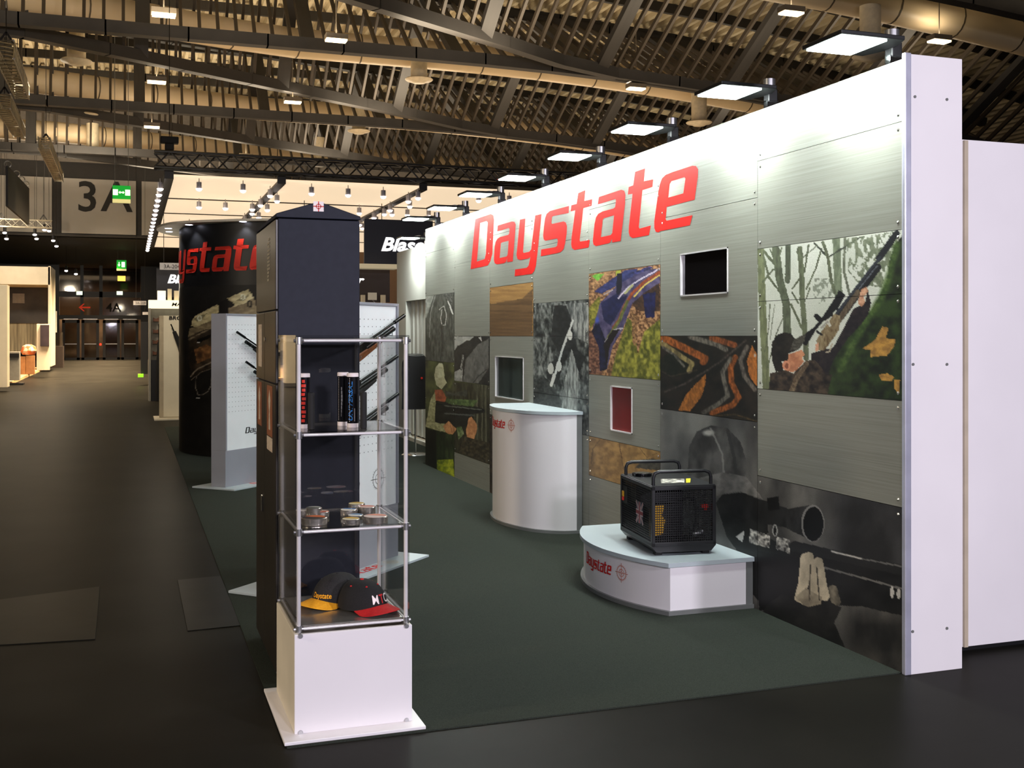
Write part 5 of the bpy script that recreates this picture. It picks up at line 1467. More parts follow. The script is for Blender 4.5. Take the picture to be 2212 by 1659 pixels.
def box_truss(name, p, q, s, r, m, label, cat, group=None, seg=None):
    p, q = Vector(p), Vector(q)
    d = (q - p); L = d.length; d.normalize()
    up = Vector((0, 0, 1)); x = d.cross(up).normalized(); y = x.cross(d).normalized()
    t = thing(name, label, cat, p, group)
    cs = [(-1, -1), (1, -1), (1, 1), (-1, 1)]
    for (i, j) in cs:
        b = MB(); o = x * i * s / 2 + y * j * s / 2; b.cyl(p + o, q + o, r, n=6); b.build('chord', m, t)
    n = seg or max(3, int(L / s))
    b = MB()
    for k in range(n):
        a0, a1 = p + d * L * k / n, p + d * L * (k + 1) / n
        for f_ in range(4):
            c0, c1 = cs[f_], cs[(f_ + 1) % 4]
            if k % 2:
                c0, c1 = c1, c0
            b.cyl(a0 + x * c0[0] * s / 2 + y * c0[1] * s / 2, a1 + x * c1[0] * s / 2 + y * c1[1] * s / 2, r * 0.6, n=5)
    stuff(b.build('bracing', m, t))
    return t
box_truss('front_truss', (CXL - 0.3, CYF - 0.3, CZ + 0.28), (19, CYF - 0.3, CZ + 0.28), 0.32, 0.03, M['tblack'], 'long black lattice truss along the front of the glowing fabric ceiling', 'truss', seg=60)
q = at(366, 344, Y=CYF - 0.3)
q.z = 5.63
tt = thing('chain_hoist', 'black chain hoist at the left end of the black truss', 'hoist', q)
b = MB(); b.box(q.x - 0.18, q.x + 0.18, q.y - 0.1, q.y + 0.1, q.z - 0.08, q.z + 0.06); b.box(q.x - 0.09, q.x + 0.09, q.y - 0.09, q.y + 0.09, q.z - 0.22, q.z - 0.08); b.build('hoist_body', M['blackm'], tt, bevel=0.02)
b = MB(); b.cyl((q.x, q.y, q.z + 0.05), (q.x, q.y, 11.87), 0.008, n=6); b.build('chain', M['tblack'], tt)
sproto = None
def spot(x, y, z, label, group):
    global sproto
    if sproto is None:
        sproto = thing('spotlight', label, 'spotlight', (0, 0, 0), group)
        b = MB(); b.cyl((0, 0, -0.02), (0, 0, 0.12), 0.055, n=12); b.cyl((0, 0, 0.12), (0, 0, 0.2), 0.01, n=5); b.build('can', M['spotbody'], sproto, smooth=40)
        b = MB(); b.lathe([(0.0, -0.075), (0.045, -0.06), (0.068, -0.02), (0.05, -0.018)], (0, 0, 0), 12); b.build('bulb', M['spot_on'], sproto, smooth=50)
        place(sproto, TR(x, y, z))
    else:
        c = dup(sproto, TR(x, y, z), label)
        c['group'] = group
NTH = ['first', 'second', 'third', 'fourth', 'fifth', 'sixth', 'seventh', 'eighth', 'ninth', 'tenth', 'eleventh', 'twelfth', 'thirteenth', 'fourteenth', 'fifteenth', 'sixteenth', 'seventeenth', 'eighteenth']
ROW = lambda s, i, frm: NTH[i] + ' spotlight from the ' + frm + ' in the ' + s + ' of the fabric ceiling'
for i in range(18):
    spot(CXL - 0.16, CYF + 0.7 + i * 1.06, CZ - 0.16, ROW('dense left edge row', i, 'front'), 'spotlights along the left edge of the fabric ceiling')
for i in range(8):
    spot(3.1 + (0.12 if i % 2 else -0.15), CYF + 0.8 + i * 0.95, CZ - 0.2, ROW('row under the middle beam', i, 'front'), 'spotlights under the middle beam')
    spot(6.25 + (0.12 if i % 2 else -0.15), CYF + 0.8 + i * 0.95, CZ - 0.2, ROW('row under the right beam', i, 'front'), 'spotlights under the right beam')
for i, px in enumerate((430, 525, 673, 752, 828, 903, 1034, 1100)):
    q = at(px, 390, Z=CZ - 0.2) if False else at(px, 390, Y=CYF + 0.12)
    spot(q.x, CYF + 0.12, CZ - 0.2, ROW('front row', i, 'left'), 'spotlights in the front row of the fabric ceiling')
for i, px in enumerate((430, 487, 545, 776, 830, 880, 926)):
    q = at(px, 440, Y=CYF + 3.62)
    spot(q.x, CYF + 3.62, CZ - 0.2, ROW('second row', i, 'left'), 'spotlights in the second row of the fabric ceiling')
for i, px in enumerate((409, 470, 800, 840)):
    q = at(px, 480, Y=CYF + 8.6)
    spot(q.x, CYF + 8.6, CZ - 0.2, ROW('third row', i, 'left'), 'spotlights in the third row of the fabric ceiling')
light('fabric_ceiling_light', 'AREA', (8, 32, CZ - 0.5), 420, (1.0, 0.86, 0.66), 9, 12, (0, 0, 0))

M['signnavy'] = mat('sign_dark_navy', (38, 40, 50), 0.5, c2=(34, 36, 46), scale=2)
M['signwhite'] = mat('sign_letter_white', (255, 255, 255), 0.5, emit=1.1)
M['signbrown'] = mat('sign_dark_brown', (48, 40, 40), 0.5)
def panel_px(name, label, cat, l, t_, r, b_, Y, m, th=0.06, group=None):
    p, q = at(l, (t_ + b_) / 2, Y=Y), at(r, (t_ + b_) / 2, Y=Y)
    zt = at((l + r) / 2, t_, Y=Y).z; zb = at((l + r) / 2, b_, Y=Y).z
    t = thing(name, label, cat, ((p.x + q.x) / 2, Y, max(0, zb)), group)
    b = MB(); b.box(p.x, q.x, Y, Y + th, zb, zt); pn = b.build('panel', m, t)
    return t, pn, p.x, q.x, zb, zt
def word(parent, body, l, base, h_px, Y, m, shear=0.3, bold=0.02, wide=1.0, nm='lettering'):
    q = at(l, base, Y=Y); sc = h_px * (q - Vector((0, 0, EYE))).length / FPX / 0.7
    vs, fs = text_mesh(body, 1.0, shear, bold)
    return flat(nm, (vs, fs), m, lambda a, bb: Vector((q.x + a * sc * wide, Y - 0.012, q.z + bb * sc)), parent)
# right: upper sign, lintel, lower sign, wall
ts, pn, *_ = panel_px('stand_sign', 'large dark navy sign with white lettering high behind the wall end', 'sign', 787, 475, 935, 571, CYF - 0.3, M['signnavy'])
word(pn, 'Blaser', 822, 541, 28, CYF - 0.3, M['signwhite'], 0.3, 0.035, 1.12)
panel_px('lintel_beam', 'pale cream lintel beam below the large dark sign', 'beam', 770, 570, 860, 580, 23.3, mat('lintel_cream_glow', (236, 220, 180), 0.5, emit=0.25), 0.4)  # faint emission stands in for light falling on the beam
ts, pn, x0_, x1_, zb_, zt_ = panel_px('lower_sign', 'dark brown sign with white lettering below the lintel', 'sign', 640, 579, 842, 652, 27.2, M['signbrown'])
for xx in (x0_ + 0.2, x1_ - 0.2):
    b = MB(); b.cyl((xx, 27.23, zt_), (xx, 27.23, CZ), 0.01, n=5); b.build('wire', M['tblack'], ts)
word(pn, 'Blaser', 707, 612, 17, 27.2, M['signwhite'], 0.3, 0.035, 1.25)
panel_px('bar_counter', 'dark brown counter front behind the near pegboard', 'counter', 640, 655, 858, 905, 26.6, M['signbrown'], 0.5)
for i, (l, t_, r, b_) in enumerate(((781, 637, 789, 654.5), (824, 637, 833, 654.5))):
    panel_px('leaflet_box', ('left' if i == 0 else 'right') + ' tall cream box standing on the dark counter', 'box', l, t_, r, b_, 26.75, M['cream'], 0.12)
ts, pn, *_ = panel_px('tablet', 'small bright tablet on a bent stand on the dark counter', 'tablet', 795, 632, 814, 648, 26.75, M['white2'], 0.02)
q = at(805, 648, Y=26.75); b = MB(); b.tube([(q.x, 26.77, q.z), (q.x + 0.08, 26.8, at(805, 655, Y=26.6).z)], 0.01, 6); b.build('stem', M['alu'], ts)
# back wall below the fabric ceiling
ts = panel_px('stand_back_wall', 'warm brown back wall of the large stand under the fabric ceiling', 'wall panel', 395, 530, 1000, 760, 43.4, mat('brown_wall', (120, 92, 66), 0.6, c2=(96, 72, 52), scale=0.5), 0.2)
# left: sign behind the curved wall
ts, pn, x0_, x1_, zb_, zt_ = panel_px('side_sign', 'dark navy sign with a white letter left of the curved wall', 'sign', 338, 581, 480, 642, 33.0, M['signnavy'])
for xx in (x0_ + 0.2, x1_ - 0.2):
    b = MB(); b.cyl((xx, 33.03, zt_), (xx, 33.03, CZ), 0.01, n=5); b.build('wire', M['tblack'], ts)
word(pn, 'Blaser', 361, 611, 17, 33.0, M['signwhite'], 0.3, 0.035, 1.1)
M['tagw'] = mat('tag_white', (186, 186, 190), 0.5)
def hang_tag(l, t_, r, b_, Y, body, hpx, label):
    ts, pn, x0, x1, zb, zt = panel_px('stand_number_tag', label, 'number sign', l, t_, r, b_, Y, M['tagw'], 0.02, 'hanging stand number signs')
    if body:
        word(pn, body, l + 9 * (r - l) / 60, b_ - (b_ - t_ - hpx) / 2, hpx, Y, M['blackm'], 0.0, 0.0, 0.95)
    b = MB(); b.cyl((x0 + 0.1, Y, zt), (x0 + 0.1, Y, CZ if l > 340 else 11.84), 0.006, n=5); b.build('wire', M['tblack'], ts)
hang_tag(345, 568, 400, 583, 30.0, '3A-204', 8, 'white number sign 3A-204 beside the curved wall')
hang_tag(288, 650, 316, 659, 44.0, '3A-209', 5, 'small white number sign farther down the aisle')
hang_tag(308, 674, 320, 680, 52.0, '', 3, 'tiny white number sign at the far end of the aisle')

# ------------------------------------------------------------------ white stands along the aisle beyond the curved wall
M['lit'] = mat('lit_sign_band', (255, 242, 205), 0.5, emit=1.0)
p0 = at(348, 905, Z=0)
t = thing('rifle_display', 'cream display panel with a dark rifle left of the curved wall', 'display stand', (1.0, 22, 0))
zt = at(360, 682, Y=22.0).z; xl, xe = at(344, 800, Y=22.0).x, at(353, 800, Y=22.0).x
b = MB(); b.box(xl, xl + 1.6, 22.0, 22.16, 0.03, zt); pn = b.build('panel', M['cream'], t, bevel=0.01)
b = MB(); b.box(xl, xe, 21.985, 22.0, 0.03, zt); b.build('edge_board', mat('tan_edge', (168, 154, 130), 0.5), t)
b = MB(); q = at(332, 905, Z=0); b.box(q.x, xl + 1.6, 21.6, 22.5, 0.0, 0.025); b.build('base_plate', M['cream'], t)
word(pn, 'BROCOCK', 364, 690, 7, 21.99, M['blackm'], 0.1, 0.02, 1.3)
def flat_rifle(pts_px, Y, label, th=0.04):
    t = thing('display_rifle', label, 'rifle', at(*pts_px[0], Y=Y))
    ps = [at(x, y, Y=Y) for x, y in pts_px]
    b = MB(); b.tube(ps[:2], 0.012, 8); b.build('barrel', M['gun'], t)
    b = MB(); b.tube(ps[1:], 0.05, 8, rs=[0.035] + [0.055] * (len(ps) - 2)); b.build('stock', M['blackm'], t)
flat_rifle([(369, 700), (376, 716), (390, 748), (396, 775)], 21.88, 'dark rifle hung muzzle up on the cream panel')
# shop-fit unit with lit sign band
yf = 28.0
xl = at(321, 800, Y=yf).x
zs = [at(330, y, Y=yf).z for y in (648, 666)]
t = thing('display_unit', 'tall cream display unit with a lit sign band and dark recess', 'display stand', (xl + 1, yf, 0))
b = MB(); b.box(xl, xl + 3.0, yf, yf + 0.5, zs[1], zs[0]); sg = b.build('lit_band', M['lit'], t)
word(sg, 'MAUSER', 370, 661, 7, yf, M['blackm'], 0.25, 0.02, 1.3)
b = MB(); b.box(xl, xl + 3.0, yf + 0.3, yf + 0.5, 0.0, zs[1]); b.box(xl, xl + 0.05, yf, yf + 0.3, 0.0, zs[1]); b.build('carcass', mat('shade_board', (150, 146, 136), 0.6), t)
b = MB(); b.box(xl + 0.06, xl + 1.2, yf + 0.02, yf + 0.3, 0.0, at(335, 778, Y=yf).z); b.build('plinth', M['black'], t)
for i, (px, py) in enumerate(((337, 690), (337, 715), (336, 738), (336, 762))):
    q = at(px, py, Y=yf + 0.17)
    tt = thing('rifle_rest', ORD[i] + ' dark rifle rest from the top inside the cream unit', 'rest', q, 'rifle rests inside the cream unit')
    b = MB(); b.prism([(-0.07, -0.05), (0.07, -0.05), (0.07, 0.05), (0.0, 0.015), (-0.07, 0.05)], q, (1, 0, 0), (0, 0, 1), (0, 0.1, 0)); b.build('cradle', M['wood'], tt)
flat_rifle([(343, 700), (343, 740), (342, 800), (341, 866)], yf - 0.08, 'dark rifle standing upright in the cream unit')
for i, (l, t_, r, b_) in enumerate(((340, 628, 358, 648), (362, 624, 371, 648), (376, 628, 388, 648))):
    panel_px('display_board', ['bright tablet leaning', 'narrow cream board standing', 'wide cream board standing'][i] + ' on top of the cream display unit', 'board', l, t_, r, b_, 28.1 + 0.1 * i, M['lit'] if i == 0 else M['cream'], 0.05)
q = at(311, 800, Y=40.0)
ts = panel_px('black_pillar', 'tall black pillar panel beside the aisle before the doors', 'panel', 304, 695, 319, 808, 37.0, M['black'], 0.3)
ts = panel_px('green_strip', 'small glowing green strip at the foot of the black pillar', 'strip', 298, 808, 310, 815, 36.8, mat('green_glow', (140, 220, 40), 0.5, emit=0.5), 0.3)

# ------------------------------------------------------------------ far end of the hall: bulkhead with hall number, foyer, door wall
BY = 54.0
M['bulk'] = mat('bulkhead_grey_panel', (150, 146, 140), 0.7, c2=(136, 132, 126), scale=0.4)
def zpx(y, x=200, Y=BY):
    return at(x, y, Y=Y).z
bw = MB(); bw.box(-20, 30, BY + 0.1, BY + 0.5, zpx(512), 13.0)
bulk = struct(bw.build('wall_end', mat('bulkhead_dark', (40, 38, 37), 0.8)))
for (l, r) in ((-150, 112), (133, 294), (306, 470), (482, 640), (652, 810), (822, 980), (992, 1150), (1162, 1320)):
    p, q = at(l, 440, Y=BY), at(r, 440, Y=BY)
    b = MB(); b.box(p.x, q.x, BY, BY + 0.1, zpx(505), zpx(387)); b.build('wall_panel', M['bulk'], bulk)
b = MB(); b.box(-20, 30, BY - 0.02, BY + 0.1, zpx(352), 13.0); b.build('upper_panel', mat('bulkhead_mid', (112, 106, 100), 0.7), bulk)
nb = thing('hall_number', 'large black hall number 3A on the grey end wall', 'number sign', at(225, 450, Y=BY))
q = at(166, 455, Y=BY); sc = 64 * 50.6 / FPX / 0.7
for ch, px in (('3', 164), ('A', 219)):
    q = at(px, 455, Y=BY)
    flat('numeral', text_mesh(ch, 1.0, 0.0, 0.012), M['blackm'], lambda a, bb: Vector((q.x + a * sc * 1.02, BY - 0.03, q.z + bb * sc)), nb)
b = MB(); b.box(-12, 12, BY, 79.0, zpx(512), zpx(512) + 0.1)
struct(b.build('ceiling_foyer', mat('foyer_ceiling_dark', (44, 40, 36), 0.7)))
b = MB(); b.box(-9.0, -8.8, 60, 79, 0, 6.3); struct(b.build('wall_left', mat('foyer_wall', (60, 54, 48), 0.7)))
DYW = 76.0
M['dframe'] = mat('door_frame_black', (26, 27, 30), 0.4)
def dz(y):
    return at(215, y, Y=DYW).z
def dxp(x):
    return at(x, 700, Y=DYW).x
dw = MB()
dw.box(dxp(-60), dxp(128), DYW, DYW + 0.15, 0, 6.4); dw.box(dxp(304), dxp(420), DYW, DYW + 0.15, 0, 6.4)
dw.box(dxp(128), dxp(304), DYW, DYW + 0.15, dz(642), dz(630)); dw.box(dxp(128), dxp(304), DYW, DYW + 0.15, dz(690), dz(681))
for x in (177, 218):
    dw.box(dxp(x) - 0.1, dxp(x) + 0.1, DYW, DYW + 0.15, dz(681), 6.4)
dwall = struct(dw.build('wall_far', M['dframe']))
for (t_, b_) in ((585, 630), (642, 681)):
    for (l, r) in ((128, 177), (177, 218), (218, 304)):
        b = MB(); b.box(dxp(l) + 0.02, dxp(r) - 0.02, DYW + 0.05, DYW + 0.08, dz(b_), dz(t_)); b.build('pane', M['pane'], dwall)
for i, (l, r) in enumerate(((134, 172), (176, 214), (222, 259), (262, 299))):
    x0, x1, zt = dxp(l), dxp(r), dz(691)
    b = MB(); s_ = 0.17
    b.box(x0, x0 + s_, DYW + 0.02, DYW + 0.1, 0, zt); b.box(x1 - s_, x1, DYW + 0.02, DYW + 0.1, 0, zt); b.box(x0, x1, DYW + 0.02, DYW + 0.1, zt - 0.2, zt); b.box(x0, x1, DYW + 0.02, DYW + 0.1, 0, 0.15)
    d = struct(b.build('door_%d' % (i + 1), M['dframe']))
    b = MB(); b.box(x0 + s_, x1 - s_, DYW + 0.05, DYW + 0.07, 0.15, zt - 0.2); b.build('pane', M['pane'], d)
    b = MB(); b.box(x0 + s_, x1 - s_, DYW + 0.0, DYW + 0.02, 1.0, 1.06); b.build('push_bar', M['alu'], d)
    b = MB(); b.box(x0 + 0.1, x1 - 0.1, DYW - 0.02, DYW + 0.02, zt + 0.02, zt + 0.07); b.build('door_closer', M['alu'], d)
# lobby beyond the doors
b = MB(); b.box(-14, 6, 84.0, 84.2, 0, 6.4)
struct(b.build('wall_lobby', mat('lobby_wall', (150, 116, 84), 0.7, c2=(90, 66, 48), scale=0.6)))
light('lobby_fill', 'AREA', (-3.5, 80.5, 5.5), 450, WARM, 6, 3)  # unseen area light, added to brighten the lobby behind the door glass
M['green_on'] = mat('exit_green', (0, 150, 40), 0.5, emit=0.9)
M['exitwhite'] = mat('exit_white', (235, 255, 220), 0.5, emit=1.3)
M['exitpale'] = mat('exit_underside', (240, 226, 150), 0.5, emit=0.7)
def wires(t, x0, x1, Y, z0, z1):
    for xx in (x0 + 0.06, x1 - 0.06):
        b = MB(); b.cyl((xx, Y, z0), (xx, Y, z1), 0.008, n=5); b.build('wire', M['greyedge'], t)
def exit_sign(l, t_, r, b_, Y, label, twin, top):
    t, pn, x0, x1, zb, zt = panel_px('exit_sign', label, 'exit sign', l, t_, r, b_, Y, M['green_on'], 0.12, 'green exit signs')
    b = MB(); b.box(x0, x1, Y - 0.1, Y + 0.12, zb - 0.09, zb); b.build('underside', M['exitpale'], t)
    w_, h_ = x1 - x0, zt - zb
    b = MB(); ym = Y - 0.006
    def rc(a0, a1, c0, c1):
        b.box(x0 + w_ * a0, x0 + w_ * a1, ym - 0.003, ym, zb + h_ * c0, zb + h_ * c1)
    if twin:
        rc(0.02, 0.30, 0.30, 0.72); rc(0.70, 0.98, 0.30, 0.72)
        b.prism([(0.33, 0.51), (0.43, 0.62), (0.43, 0.55), (0.57, 0.55), (0.57, 0.62), (0.67, 0.51), (0.57, 0.40), (0.57, 0.47), (0.43, 0.47), (0.43, 0.40)], (x0, ym, zb), (w_, 0, 0), (0, 0, h_), (0, 0.003, 0))
    else:
        rc(0.50, 0.85, 0.2, 0.8)
        b.prism([(0.25, 0.25), (0.10, 0.50), (0.20, 0.50), (0.20, 0.78), (0.30, 0.78), (0.30, 0.50), (0.40, 0.50)], (x0, ym, zb), (w_, 0, 0), (0, 0, h_), (0, 0.003, 0))
    b.build('pictogram', M['exitwhite'], pn)
    if top:
        for xx in (x0 + 0.06, x1 - 0.06):
            b = MB(); b.cyl((xx, Y + 0.05, zt), (xx, Y + 0.05, top), 0.008, n=5); b.build('wire', M['greyedge'], t)
exit_sign(243, 401, 282, 431, 33.0, 'green exit sign with two figures and arrows hanging before the hall number', True, 11.87)
exit_sign(252, 562, 273, 581, 62.0, 'green exit sign with a down arrow hanging in the foyer', False, zpx(512))
for i, (l, r) in enumerate(((165, 178), (252, 265))):
    panel_px('door_exit_light', ('left' if i == 0 else 'right') + ' small pale green exit light above the doors', 'exit light', l, 629, r, 637, DYW - 0.12, M['exitwhite'], 0.1)
# arrow and hall number on the glazing
t = thing('direction_sign', 'red arrow and hall number 4A on the glazing above the doors', 'sign', at(205, 660, Y=DYW))
q = at(170, 664, Y=DYW - 0.02); s_ = 72.0 / FPX
b = MB(); b.prism([(0, 0), (9, 8), (12, 8), (6, 1.6), (23, 1.6), (23, -1.6), (6, -1.6), (12, -8), (9, -8)], q, (s_, 0, 0), (0, 0, s_), (0, 0.01, 0)); b.build('arrow', mat('arrow_red', (225, 60, 30), 0.5, emit=0.35), t)
q4 = at(229, 673, Y=DYW - 0.02); k4 = 18 * 72 / FPX / 0.7
flat('numeral', text_mesh('4A', 1.0, 0.0, 0.02), M['blackm'], lambda a, bb: Vector((q4.x + a * k4, DYW - 0.02, q4.z + bb * k4)), t)
M['amber'] = mat('amber_lamp', (255, 190, 80), 0.5, emit=2.0)
panel_px('amber_lamp', 'amber lit window strip high in the foyer', 'lamp', 254, 596, 271, 607, DYW - 0.03, M['amber'], 0.08)
panel_px('door_lamp', 'tiny red lamp on the centre door post', 'lamp', 215, 742, 219, 746, DYW - 0.05, mat('red_lamp', (255, 40, 20), 0.5, emit=3), 0.05)
light('foyer_fill', 'AREA', (-3.0, 66.0, 5.8), 220, (1.0, 0.72, 0.42), 6, 6)  # area light without a fixture, added to lighten the dark foyer

# ------------------------------------------------------------------ stands on the left of the aisle
M['cardb'] = mat('cardboard', (150, 104, 62), 0.7, c2=(132, 90, 52), scale=5)
def boxt(name, label, cat, l, t_, r, b_, Y, d, m, group=None):
    p, q = at(l, b_, Y=Y), at(r, b_, Y=Y)
    zt = at((l + r) / 2, t_, Y=Y).z
    t = thing(name, label, cat, ((p.x + q.x) / 2, Y, 0), group)
    b = MB(); b.box(p.x, q.x, Y, Y + d, 0.091 if name == 'cardboard_box' else max(0.0, at((l + r) / 2, b_, Y=Y).z), zt); pn = b.build('body', m, t, bevel=0.01)
    return t, pn
LY = 52.0
t = thing('portal_stand', 'tall cream portal stand on the left side of the aisle', 'exhibition stand', at(60, 700, Y=LY))
def seg_px(l, t_, r, b_, Y, d, nm, m):
    p, q = at(l, b_, Y=Y), at(r, b_, Y=Y); x0_, x1_ = p.x, q.x
    zt, zb = at((l + r) / 2, t_, Y=Y).z, at((l + r) / 2, b_, Y=Y).z
    b = MB(); b.box(x0_, x1_, Y, Y + d, max(0.0, zb), zt); return b.build(nm, m, t)
seg_px(-60, 575, 108, 614, LY, 3.2, 'header', M['cream'])
seg_px(104, 575, 109.5, 792, LY, 3.2, 'post', M['cream'])
seg_px(-60, 612, 105, 698, LY + 3.2, 0.1, 'dark_wall', mat('dark_photo_wall', (66, 62, 60), 0.5, c2=(34, 32, 32), scale=0.8))
seg_px(-60, 697, 105, 760, LY + 3.3, 0.1, 'curtain_wall', mat('pale_curtain', (186, 178, 150), 0.7, c2=(130, 124, 104), scale=2, stretch=(6, 1, 0.3)))
q = seg_px(27, 634, 53, 655, LY + 3.1, 0.05, 'poster', mat('grey_poster', (150, 148, 146), 0.5))
t, pn = boxt('wall_panel_unit', 'white panel unit with a dark screen inside the portal stand', 'panel', 79, 700, 107, 800, 44.5, 0.3, M['cream'])
p, q_ = at(87, 725, Y=44.4), at(106, 725, Y=44.4)
b = MB(); b.box(p.x, q_.x, 44.38, 44.5, at(95, 748, Y=44.4).z, at(95, 702, Y=44.4).z); b.build('screen', mat('purple_dark_screen', (62, 50, 54), 0.3, c2=(40, 34, 38), scale=1.5), pn)
boxt('cardboard_box', 'left brown cardboard box stacked in the portal stand', 'box', 42, 770, 55, 805, 46.0, 0.4, M['cardb'], 'cardboard boxes in the portal stand')
boxt('cardboard_box', 'right brown cardboard box stacked in the portal stand', 'box', 55.5, 768, 74, 805, 46.0, 0.4, M['cardb'], 'cardboard boxes in the portal stand')
tt = thing('orange_bag', 'crumpled orange and white bag lying on the cardboard boxes', 'bag', at(60, 760, Y=46.2))
b = MB(); q = at(62, 755, Y=46.2); b.lathe([(0.0, -0.22), (0.22, -0.2), (0.30, -0.05), (0.24, 0.12), (0.1, 0.2), (0.0, 0.2)], q, 12); b.build('body', mat('orange_bag_film', (206, 110, 62), 0.4, c2=(216, 190, 170), scale=6, lo=0.45, hi=0.55), tt, smooth=30)
t2, pn = boxt('grey_bin', 'grey waste bin with a dark opening at the edge of the left stand', 'bin', 17, 760, 42, 822, 38.5, 0.4, mat('bin_grey', (150, 148, 140), 0.5))
b = MB(); q = at(29, 767, Y=38.4); b.box(q.x - 0.16, q.x + 0.16, 38.45, 38.5, q.z - 0.08, q.z + 0.05); b.build('opening', M['black'], pn)
b = MB(); p = at(17, 824, Y=38.4); b.box(p.x, p.x + 0.45, 38.4, 38.9, 0, 0.06); b.build('foot', M['black'], t2)
boxt('white_cabin', 'plain white cabin wall at the left picture edge', 'cabin', -150, 614, 16, 838, 34.0, 0.6, M['cream'])
tt = thing('stand_platform', 'low pale wooden platform of the portal stand', 'platform', (-4, 45, 0))
b = MB(); xr = at(109, 792, Z=0).x; b.prism([(-9, 39.2), (-3.62, 39.2), (-3.75, 56), (-9, 56)], (0, 0, 0), (1, 0, 0), (0, 1, 0), (0, 0, 0.09)); b.build('deck', mat('pale_wood_floor', (206, 170, 120), 0.6), tt)
t = thing('dark_counter', 'dark counter with a clear display top beyond the portal stand', 'counter', at(123, 780, Y=60.0))
seg_px(111, 748, 136, 800, 58.0, 1.0, 'body', mat('dark_brown_front', (52, 42, 36), 0.5)); seg_px(113, 718, 136, 748, 58.0, 0.1, 'clear_top', M['acrylic_shelf']); seg_px(110, 672, 122, 718, 60.5, 0.3, 'white_panel', M['white2'])
light('left_stand_fill', 'AREA', at(60, 500, Y=43.0), 350, (1.0, 0.82, 0.58), 3, 3, (0, 0, 0))  # area light without a fixture, added to brighten the left stands
for ly, en in ((31, 420), (37, 900), (43, 1500), (50, 1900), (57, 1900), (64, 1900), (71, 1900)):
    light('aisle_fill', 'AREA', (-1.4, ly, 5.9), en, (1.0, 0.73, 0.45), 1.0, 6.0, (0, 0, 0), spread=85)  # assumed lights without fixtures, added to brighten the far aisle floor

# ------------------------------------------------------------------ hanging aluminium trusses and banner on the left
M['alut'] = mat('truss_aluminium', (170, 164, 148), 0.35, 0.6)
def hung(p0, p1, Y0, Y1, s, label):
    p, q = at(*p0, Y=Y0), at(*p1, Y=Y1)
    t = box_truss('hanging_truss', p, q, s, s * 0.06, M['alut'], label, 'truss', 'hanging aluminium trusses')
    for f_ in (0.1, 0.85):
        c = p.lerp(q, f_)
        b = MB(); b.cyl(c + Vector((0, 0, s / 2)), (c.x, c.y, 11.87), 0.01, n=5); b.bar(c + Vector((-s / 2, 0, s / 2)), c + Vector((0, 0, s * 1.3)), 0.04); b.bar(c + Vector((s / 2, 0, s / 2)), c + Vector((0, 0, s * 1.3)), 0.04); b.build('sling', M['tblack'], t)
hung((8, 105), (48, 200), 24.0, 34.0, 0.36, 'nearest hanging aluminium truss at the upper left picture edge')
hung((5, 218), (42, 285), 30.0, 42.0, 0.36, 'second hanging aluminium truss below the first at the left edge')
hung((95, 308), (128, 384), 33.0, 46.0, 0.30, 'slim hanging aluminium truss left of the hall number')
hung((-10, 480), (112, 485), 49.0, 49.3, 0.30, 'horizontal aluminium truss low before the grey end wall')
p, q = at(12, 415, Y=26.0), at(59, 430, Y=32.0)
t = thing('hanging_banner', 'dark hanging banner panel with round rings at the left edge', 'banner', (p.x, p.y, p.z))
b = MB(); zt0, zb0, zt1, zb1 = at(12, 358, Y=26.0).z, at(12, 445, Y=26.0).z, at(59, 407, Y=32.0).z, at(59, 485, Y=32.0).z
b.add([(p.x, p.y, zb0), (q.x, q.y, zb1), (q.x, q.y, zt1), (p.x, p.y, zt0), (p.x + 0.05, p.y, zb0), (q.x + 0.05, q.y, zb1), (q.x + 0.05, q.y, zt1), (p.x + 0.05, p.y, zt0)], [(0, 1, 2, 3), (4, 5, 6, 7), (0, 1, 5, 4), (1, 2, 6, 5), (2, 3, 7, 6), (3, 0, 4, 7)])
b.build('panel', mat('banner_dark', (50, 48, 42), 0.6), t)
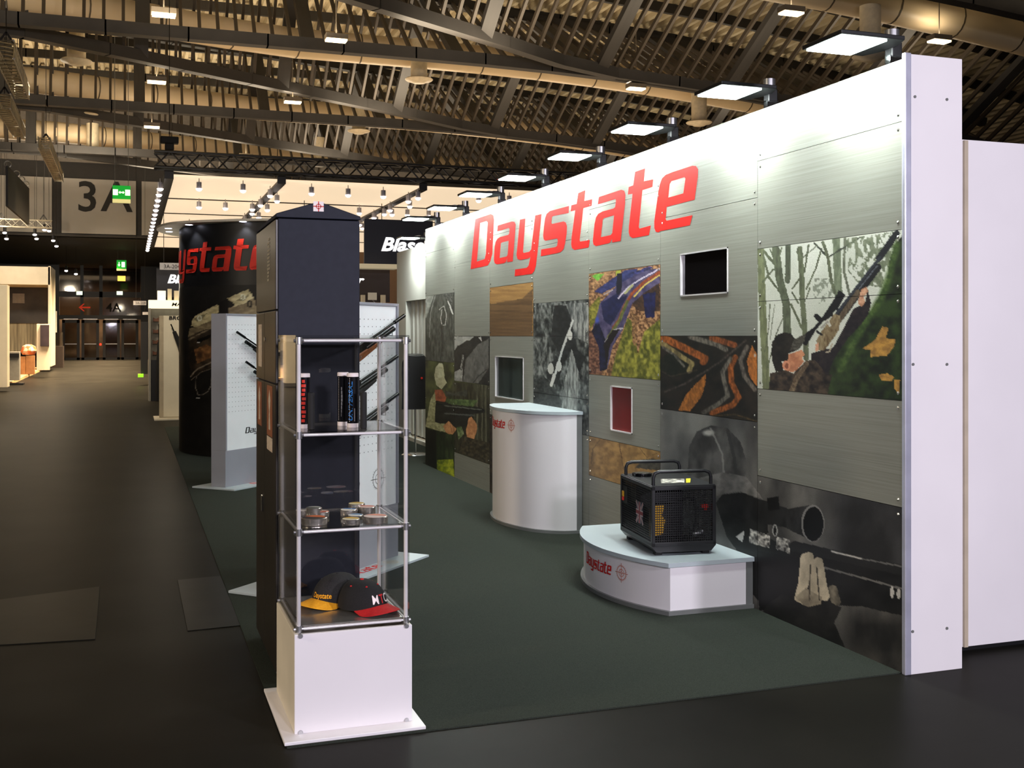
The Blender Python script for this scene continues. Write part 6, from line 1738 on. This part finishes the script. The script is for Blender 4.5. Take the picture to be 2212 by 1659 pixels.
for u in (0.08, 0.45, 0.7, 0.92):
    c = Vector((p.x, p.y, zt0)).lerp(Vector((q.x, q.y, zt1)), u) + Vector((0, 0, 0.08))
    b = MB(); b.tube([c + Vector((0.07 * math.cos(2 * math.pi * i / 16), 0, 0.07 * math.sin(2 * math.pi * i / 16))) for i in range(16)], 0.012, 6, True); b.build('ring', M['alut'], t, smooth=60)
# small stage lamps glowing on the far rigging
for i, (px, py, Y) in enumerate(((10, 503, 50), (14, 516, 51.5), (75, 507, 50), (79, 516, 51.5), (96, 497, 52), (106, 499, 52), (115, 520, 52.5), (122, 532, 53.5), (143, 585, 60), (164, 592, 60))):
    q = at(px, py, Y=Y)
    tt = thing('stage_lamp', NTH[i] + ' tiny stage lamp from the left on the far dark rigging', 'stage lamp', q, 'stage lamps on the far rigging')
    b = MB(); b.lathe([(0.0, -0.05), (0.07, -0.03), (0.08, 0.02), (0.0, 0.05)], q, 10); b.build('lens', M['spot_on'], tt)
    b = MB(); b.cyl(q + Vector((0, 0, 0.03)), q + Vector((0, 0, 0.25)), 0.06, n=8); b.build('can', M['black'], tt)
    b = MB(); b.cyl(q + Vector((0, 0, 0.25)), (q.x, q.y, 12.14 if Y < 54 else zpx(512)), 0.008, n=5); b.build('drop_wire', M['tblack'], tt)

# area lights added to brighten the stands beside the aisle
light('stand_fill', 'AREA', (0.2, 19.2, 3.6), 75, (1.0, 0.88, 0.68), 0.6, 0.4, aim((0.2, 19.2, 3.6), (1.2, 22.0, 1.0)))
light('stand_fill', 'AREA', (-1.0, 25.0, 4.6), 90, (1.0, 0.88, 0.68), 0.6, 0.4, aim((-1.0, 25.0, 4.6), (1.2, 28.0, 1.4)))
light('stand_fill', 'AREA', (-5.5, 30.0, 4.6), 160, (1.0, 0.86, 0.64), 0.6, 0.4, aim((-5.5, 30.0, 4.6), (-4.5, 34.0, 1.4)))
light('stand_fill', 'AREA', (-5.0, 47.0, 5.6), 260, (1.0, 0.86, 0.64), 0.6, 0.4, aim((-5.0, 47.0, 5.6), (-5.5, 52.0, 4.0)))
